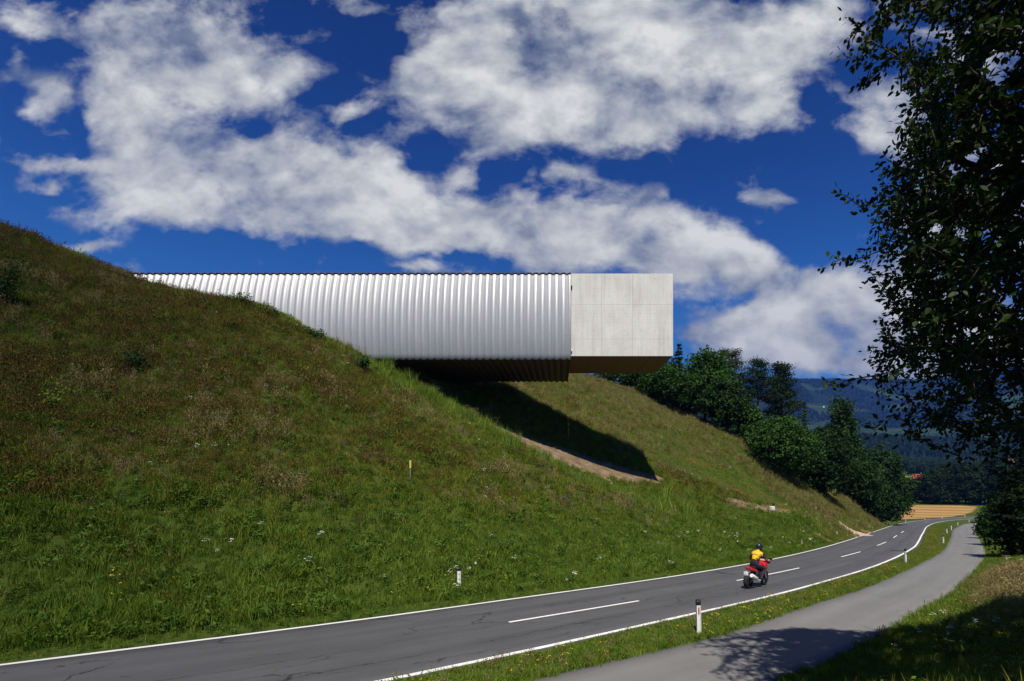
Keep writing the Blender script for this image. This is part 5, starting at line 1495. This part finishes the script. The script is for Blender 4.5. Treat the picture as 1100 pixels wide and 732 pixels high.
# ------------------------------------------------------------------ far country: wooded ridge, mountain, villages
hx = np.linspace(-6000, 9000, 300); hy = np.r_[np.linspace(1000, 2200, 50), np.linspace(2250, 7200, 110)]
def hill_z(X, Y):
    X = np.asarray(X, float); Y = np.asarray(Y, float)
    rise = sstep(Y, 1650, 4700)
    crest = 700+90*(fbm(X/1300., Y*0+3.3, 61, 4)-.5)+150*sstep(X/np.maximum(Y, 1), .66, 1.0)
    gul = (fbm(X/520., Y/760., 63, 5)-.5)
    z = -12+rise*crest+gul*300*sstep(Y, 1700, 2500)*(1-sstep(Y, 3600, 4700))+(fbm(X/160., Y/160., 64, 3)-.5)*28*sstep(Y, 1200, 2000)
    z = z+62*np.exp(-((Y-1420)/190)**2)*(.78+.45*fbm(X/420., Y*0, 66, 3))
    return z-260*sstep(Y, 5000, 7200)
HX, HY = np.meshgrid(hx, hy); HZ = hill_z(HX, HY)
HZ[0] -= 6
def hills_hit(u, v):
    Y = np.linspace(1500, 5200, 3000); X = (u-U0)/FPX*Y; Z = -(v-V0)/FPX*Y
    k = np.argmax((Z-hill_z(X, Y)) < 0); return X[k], Y[k]
SPOT = [(868,437,150,60),(880,441,110,40),(925,443,90,35),(985,470,150,50),(978,466,100,45),(1010,421,190,70),(1024,467,170,55),(1018,463,120,45),(1050,424,120,40),(965,438,100,35),(1078,446,130,50),(1062,466,110,40),(890,466,120,40),(870,459,120,40),(945,464,90,30),(1090,430,110,40)]
SP = [(*hills_hit(u, v), a, b_) for u, v, a, b_ in SPOT]
def meadow(X, Y):
    X = np.asarray(X, float); Y = np.asarray(Y, float)
    m_ = sstep(fbm(X/300., Y/420., 71, 4), .645, .67)*sstep(Y, 1800, 2200)*(1-sstep(Y, 3900, 4300))
    wob = (fbm(X/70., Y/90., 75, 3)-.5)*1.1
    for (cx, cy, a, b_) in SP: m_ = np.maximum(m_, 1-sstep(((X-cx)/a)**2+((Y-cy)/(b_*2.2))**2+wob, .75, 1.0))
    return m_
m, t, out = mat('wooded_hills')
g = t.node('ShaderNodeNewGeometry'); P_ = g.outputs['Position']
n = t.noise(P_, .006, 6, .7); n2 = t.noise(P_, .05, 4, .7)
c = t.ramp(t.math('ADD', t.math('MULTIPLY', n, .5), t.math('MULTIPLY', n2, .5)), [(.36, (.006, .013, .006)), (.64, (.016, .028, .011))])
at_ = t.node('ShaderNodeAttribute'); at_.attribute_name = 'meadow'
mc = t.ramp(t.noise(P_, .012, 4, .6), [(.4, (.017, .038, .012)), (.6, (.034, .052, .017))])  # meadow tones kept dark, cloud shade on the mountain put into their colour
c = t.mix(at_.outputs['Fac'], c, mc)
p = t.node('ShaderNodeBsdfPrincipled'); t.l.new(c, p.inputs['Base Color']); p.inputs['Roughness'].default_value = 1; p.inputs['Specular IOR Level'].default_value = 0
b = t.node('ShaderNodeBump'); b.inputs['Strength'].default_value = 1; b.inputs['Distance'].default_value = 12
t.l.new(t.math('MULTIPLY', n2, t.math('SUBTRACT', 1.0, at_.outputs['Fac'])), b.inputs['Height']); t.l.new(b.outputs[0], p.inputs['Normal']); t.l.new(p.outputs[0], out.inputs[0]); M['hills'] = m
ii = np.arange(HX.size).reshape(HX.shape)
F = np.stack([ii[:-1, :-1].ravel(), ii[:-1, 1:].ravel(), ii[1:, 1:].ravel(), ii[1:, :-1].ravel()], 1)
me = raw_mesh('hills', np.stack([HX.ravel(), HY.ravel(), HZ.ravel()], 1), F, True)
a = me.attributes.new('meadow', 'FLOAT', 'POINT'); a.data.foreach_set('value', meadow(HX, HY).ravel().astype(np.float32))
hills = tag(link('hills', me, M['hills']), kind='structure')
# far woods: instanced conifers and round trees
def cone_tree(H, W, seed, rows=7, n=9):
    rg = np.random.default_rng(seed); V = []; F = []
    for k in range(rows):
        f = k/rows; z0 = H*(.06+.8*f); r = W*.5*(1-f)**.9; b0 = len(V)
        V.append((0, 0, z0+H*.26))
        for q_ in range(n):
            a = 2*PI*q_/n+rg.uniform(-.2, .2)+k; rr = r*rg.uniform(.7, 1.15); V.append((rr*math.cos(a), rr*math.sin(a), z0-rg.uniform(0, .05)*H))
        F += [(b0, b0+1+q_, b0+1+(q_+1) % n) for q_ in range(n)]
    return np.array(V), np.array(F)
fr = []
T['far'] = []
for k in range(3): T['far'].append(proto(*cone_tree(22, 7.5, 200+k), M['crown_wood']))
for k in range(3):
    rg = np.random.default_rng(210+k); n = 190
    dr_ = unit(rg.normal(size=(n, 3))); cc = dr_*[4.6, 4.6, 6.5]*rg.uniform(.7, 1.05, n)[:, None]+[0, 0, 9]
    V, F = quads(cc, unit(dr_+rg.normal(size=(n, 3))*.4), rg.uniform(.8, 1.6, n), .7, rg)
    F3 = np.concatenate([F[:, [0, 1, 2]], F[:, [0, 2, 3]]]); T['far'].append(proto(V, F3, M['crown_wood']))
def far_scatter(name, x, y, zf, label, smin, smax):
    n = len(x); me = bpy.data.meshes.new(name)
    me.vertices.add(n); me.vertices.foreach_set('co', np.c_[x, y, zf(x, y)-.5].astype(np.float32).ravel())
    ids = np.array(T['far'])
    for nm, typ, arr, dt in (('tuft_scale', 'FLOAT', rng.uniform(smin, smax, n), np.float32), ('tuft_kind', 'INT', ids[rng.integers(0, len(ids), n)], np.int32)):
        a = me.attributes.new(nm, typ, 'POINT'); a.data.foreach_set('value', arr.astype(dt))
    a = me.attributes.new('tuft_turn', 'FLOAT_VECTOR', 'POINT'); a.data.foreach_set('vector', np.c_[np.zeros(n), np.zeros(n), rng.uniform(0, 6.28, n)].astype(np.float32).ravel())
    o = link(name, me); md = o.modifiers.new('trees', 'NODES'); md.node_group = TUFT_TREE
    return tag(o, label, 'wood', kind='stuff')
x = rng.uniform(-300, 1300, 5200); y = rng.uniform(620, 960, 5200)
far_scatter('valley_wood', x, y, lambda a, b_: base(a, b_), 'dark wood across the valley floor behind the red-roofed houses', .6, 1.05)
x = rng.uniform(-700, 2300, 14000); y = rng.uniform(1180, 1700, 14000)
sel_ = meadow(x, y) < .4
far_scatter('ridge_wood', x[sel_], y[sel_], hill_z, 'dark wooded ridge below the blue mountain', .7, 1.2)
x = rng.uniform(-300, 6500, 90000); y = rng.uniform(1700, 5100, 90000); uu = view_u(x, y)
sel_ = (meadow(x, y) < .35) & (uu > 500) & (uu < 1500) & (fbm(x/220., y/220., 88, 3) > .40)
far_scatter('mountain_forest', x[sel_], y[sel_], hill_z, 'forest covering the blue mountain side', .7, 1.3)
# sunny meadow seen through the gap, in front of the red-roofed house
m, t, out = mat('valley_meadow')
g = t.node('ShaderNodeNewGeometry'); c = t.mix(t.noise(g.outputs['Position'], .06, 4), (.105, .125, .022), (.17, .17, .04))
p = t.node('ShaderNodeBsdfPrincipled'); t.l.new(c, p.inputs['Base Color']); p.inputs['Roughness'].default_value = 1; t.l.new(p.outputs[0], out.inputs[0]); M['valley_meadow'] = m
patch('valley_meadow', [(270, 372), (420, 372), (640, 600), (300, 600)], M['valley_meadow'], .3, 12, zf=lambda a, b_: base(a, b_))
# houses
M['roof_red'] = pbr('roof_red', (.36, .050, .028), .8, var=.2, scale=1.5)
M['roof_dull'] = pbr('roof_dull', (.16, .052, .045), .85, var=.2, scale=1.5)
M['wall_white'] = pbr('wall_white', (.74, .73, .68), .85, var=.05, scale=.8)
M['wall_shade'] = pbr('wall_cream', (.50, .46, .38), .85, var=.06, scale=.8)  # cream, duller than the white walls
def house(u, vbase, Y, L_, W_, Hw, Hr, rz, roof, label, zf, detail=True, wall='wall_white', group=None):
    x = (u-U0)/FPX*Y; root = empty('house', (x, Y, float(zf(x, Y))), rz); tag(root, label, 'house', group)
    bm = bmesh.new(); prism(bm, [(-W_/2, -1), (W_/2, -1), (W_/2, Hw), (0, Hw+Hr-.1), (-W_/2, Hw)], -L_/2, L_/2)
    bmesh.ops.rotate(bm, cent=(0, 0, 0), matrix=Matrix.Rotation(PI/2, 3, 'Z'), verts=bm.verts); link('wall', bm_mesh('wall', bm), M[wall], root)
    bm = bmesh.new(); ov = .6
    for sg in (-1, 1):
        a = [(0, Hw+Hr+.15), (sg*(W_/2+ov), Hw-Hr*ov/(W_/2)+.15), (sg*(W_/2+ov), Hw-Hr*ov/(W_/2)-.1), (0, Hw+Hr-.1)]
        prism(bm, a, -L_/2-ov, L_/2+ov)
    bmesh.ops.rotate(bm, cent=(0, 0, 0), matrix=Matrix.Rotation(PI/2, 3, 'Z'), verts=bm.verts); rf = link('roof', bm_mesh('roof', bm), M[roof], root)
    if detail:
        bm = bmesh.new(); bbox(bm, (L_*.2, .6, Hw+Hr+.4), (.7, .7, 1.8)); link('chimney', bm_mesh('chimney', bm), M['wall_shade'], rf)
        for k in range(3):
            bm = bmesh.new(); bbox(bm, (-L_*.3+k*L_*.3, -W_/2-.02, Hw*.55), (1.1, .12, 1.3)); link('window', bm_mesh('window', bm), M['glass'], root)
        for k in (-1, 1):
            bm = bmesh.new(); bbox(bm, (L_/2+.02, k*W_*.2, Hw*.6), (.12, 1.0, 1.3)); link('window', bm_mesh('window', bm), M['glass'], root)
        bm = bmesh.new(); bbox(bm, (L_*.08, -W_/2-.03, 1.0), (1.1, .12, 2.1)); link('door', bm_mesh('door', bm), M['bark'], root)
    return root
zb_ = lambda a, b_: base(a, b_)
house(987,515,505,9.6,8,3.4,3.6,R(-34),'roof_red','white house with a bright red tiled roof seen in the gap between the dark trees',zb_)
house(1014,512,600,13,9,3.0,3.6,R(8),'roof_dull','house with a dull red roof right of the bright red one',zb_,True,'wall_shade')
house(1067,512,590,15,9,3.2,4.0,R(5),'roof_dull','long house with a dull red roof behind the near branches',zb_,True,'wall_shade')
house(1077,514,560,8,8,4.2,3.0,R(-25),'roof_dull','white-walled house below the long dull red roof at the right',zb_)
for k, (u, v, lab) in enumerate([(940,473,'small white farmhouse below the bright meadow at the foot of the mountain'),(947,474,'small white farmhouse right of the first one at the mountain foot'),(955,475,'small white farmhouse at the right end of the mountain foot meadow'),(1007,474,'white farmhouse at the left end of the pale right-hand meadow'),(1001,472,'tiny white house left of the farmhouse by the right-hand meadow'),(885,438,'white farmhouse on the bright meadow high on the left of the mountain'),(985,424,'tiny white farmhouse high on the mountain side'),(1086,503,'pale building on the valley slope at the right edge')]):
    if k < 7:
        X_h, Y_h = hills_hit(u, v); zf = hill_z
    else: X_h, Y_h, zf = (u-U0)/FPX*760., 760., (lambda a, b_: base(a, b_)+9.5)
    sc_ = Y_h/FPX*1.5
    house(u, v, Y_h, max(10, sc_*1.9), max(8, sc_*1.2), max(4, sc_*.8), 3.2, R(20*k-40), 'roof_dull', lab, zf, False, 'wall_white', 'scattered farmhouses below the mountain' if False else None)

# ------------------------------------------------------------------ added cloud-shaped blocker, unseen behind the viewer, shading the left of the hill
CLH = 1300.0
cl_c = Vector((-52, 18, 2))-SUN_DIR*(CLH/-SUN_DIR.z)
bm = bmesh.new(); bmesh.ops.create_icosphere(bm, subdivisions=5, radius=1)
for v_ in bm.verts:
    nrm_ = v_.co.normalized()
    k_ = 1+.18*(float(vnoise(nrm_.x*3+5, nrm_.y*3+nrm_.z, 9))-.5)+.10*(float(vnoise(nrm_.x*8, nrm_.y*8+nrm_.z*4, 12))-.5)
    v_.co = Vector((nrm_.x*48*k_, nrm_.y*74*k_, nrm_.z*(14 if nrm_.z > 0 else 5)*k_))
cl = link('cloud', bm_mesh('cloud', bm, True)); cl.location = cl_c; cl.rotation_euler = (0, 0, R(33))
m, t, out = mat('cloud_vapour')
tcn = t.node('ShaderNodeTexCoord'); rv = t.vmath('MULTIPLY', tcn.outputs['Object'], (1/48, 1/74, 0))
r_ = t.math('ADD', t.vmath('LENGTH', rv), t.math('MULTIPLY', t.math('SUBTRACT', t.noise(tcn.outputs['Object'], .035, 4, .6), .5), .35))
alpha = t.math('MULTIPLY', t.math('SUBTRACT', 1.0, t.smooth(r_, .25, .95)), .46)
tr_ = t.node('ShaderNodeBsdfTransparent'); df = t.node('ShaderNodeBsdfDiffuse'); df.inputs['Color'].default_value = (.85, .85, .85, 1)
tl = t.node('ShaderNodeBsdfTranslucent'); tl.inputs['Color'].default_value = (.85, .85, .85, 1)
a1 = t.node('ShaderNodeMixShader'); a1.inputs[0].default_value = .5; t.l.new(df.outputs[0], a1.inputs[1]); t.l.new(tl.outputs[0], a1.inputs[2])
a2 = t.node('ShaderNodeMixShader'); t.l.new(alpha, a2.inputs[0]); t.l.new(tr_.outputs[0], a2.inputs[1]); t.l.new(a1.outputs[0], a2.inputs[2]); t.l.new(a2.outputs[0], out.inputs[0])
cl.data.materials.append(m)
tag(cl, 'small white cloud high in the sky behind the viewer, shading the left of the hill', 'cloud', kind='stuff')

# ------------------------------------------------------------------ haze: one closed box of thin blue air round the whole scene
HAZE = 0.00011
if HAZE:
    bm = bmesh.new(); bbox(bm, (1500, 1500, 410), (24000, 19000, 1180))
    hz = link('haze', bm_mesh('haze', bm))
    m = bpy.data.materials.new('air'); m.use_nodes = True; t = NT(m.node_tree); t.n.clear(); out = t.node('ShaderNodeOutputMaterial')
    pv = t.node('ShaderNodeVolumePrincipled'); pv.inputs['Color'].default_value = (.065, .19, .70, 1); pv.inputs['Density'].default_value = HAZE; pv.inputs['Anisotropy'].default_value = .2
    t.l.new(pv.outputs[0], out.inputs['Volume']); hz.data.materials.append(m)
    tag(hz, 'thin blue haze in the air over the valley', 'haze', kind='stuff')
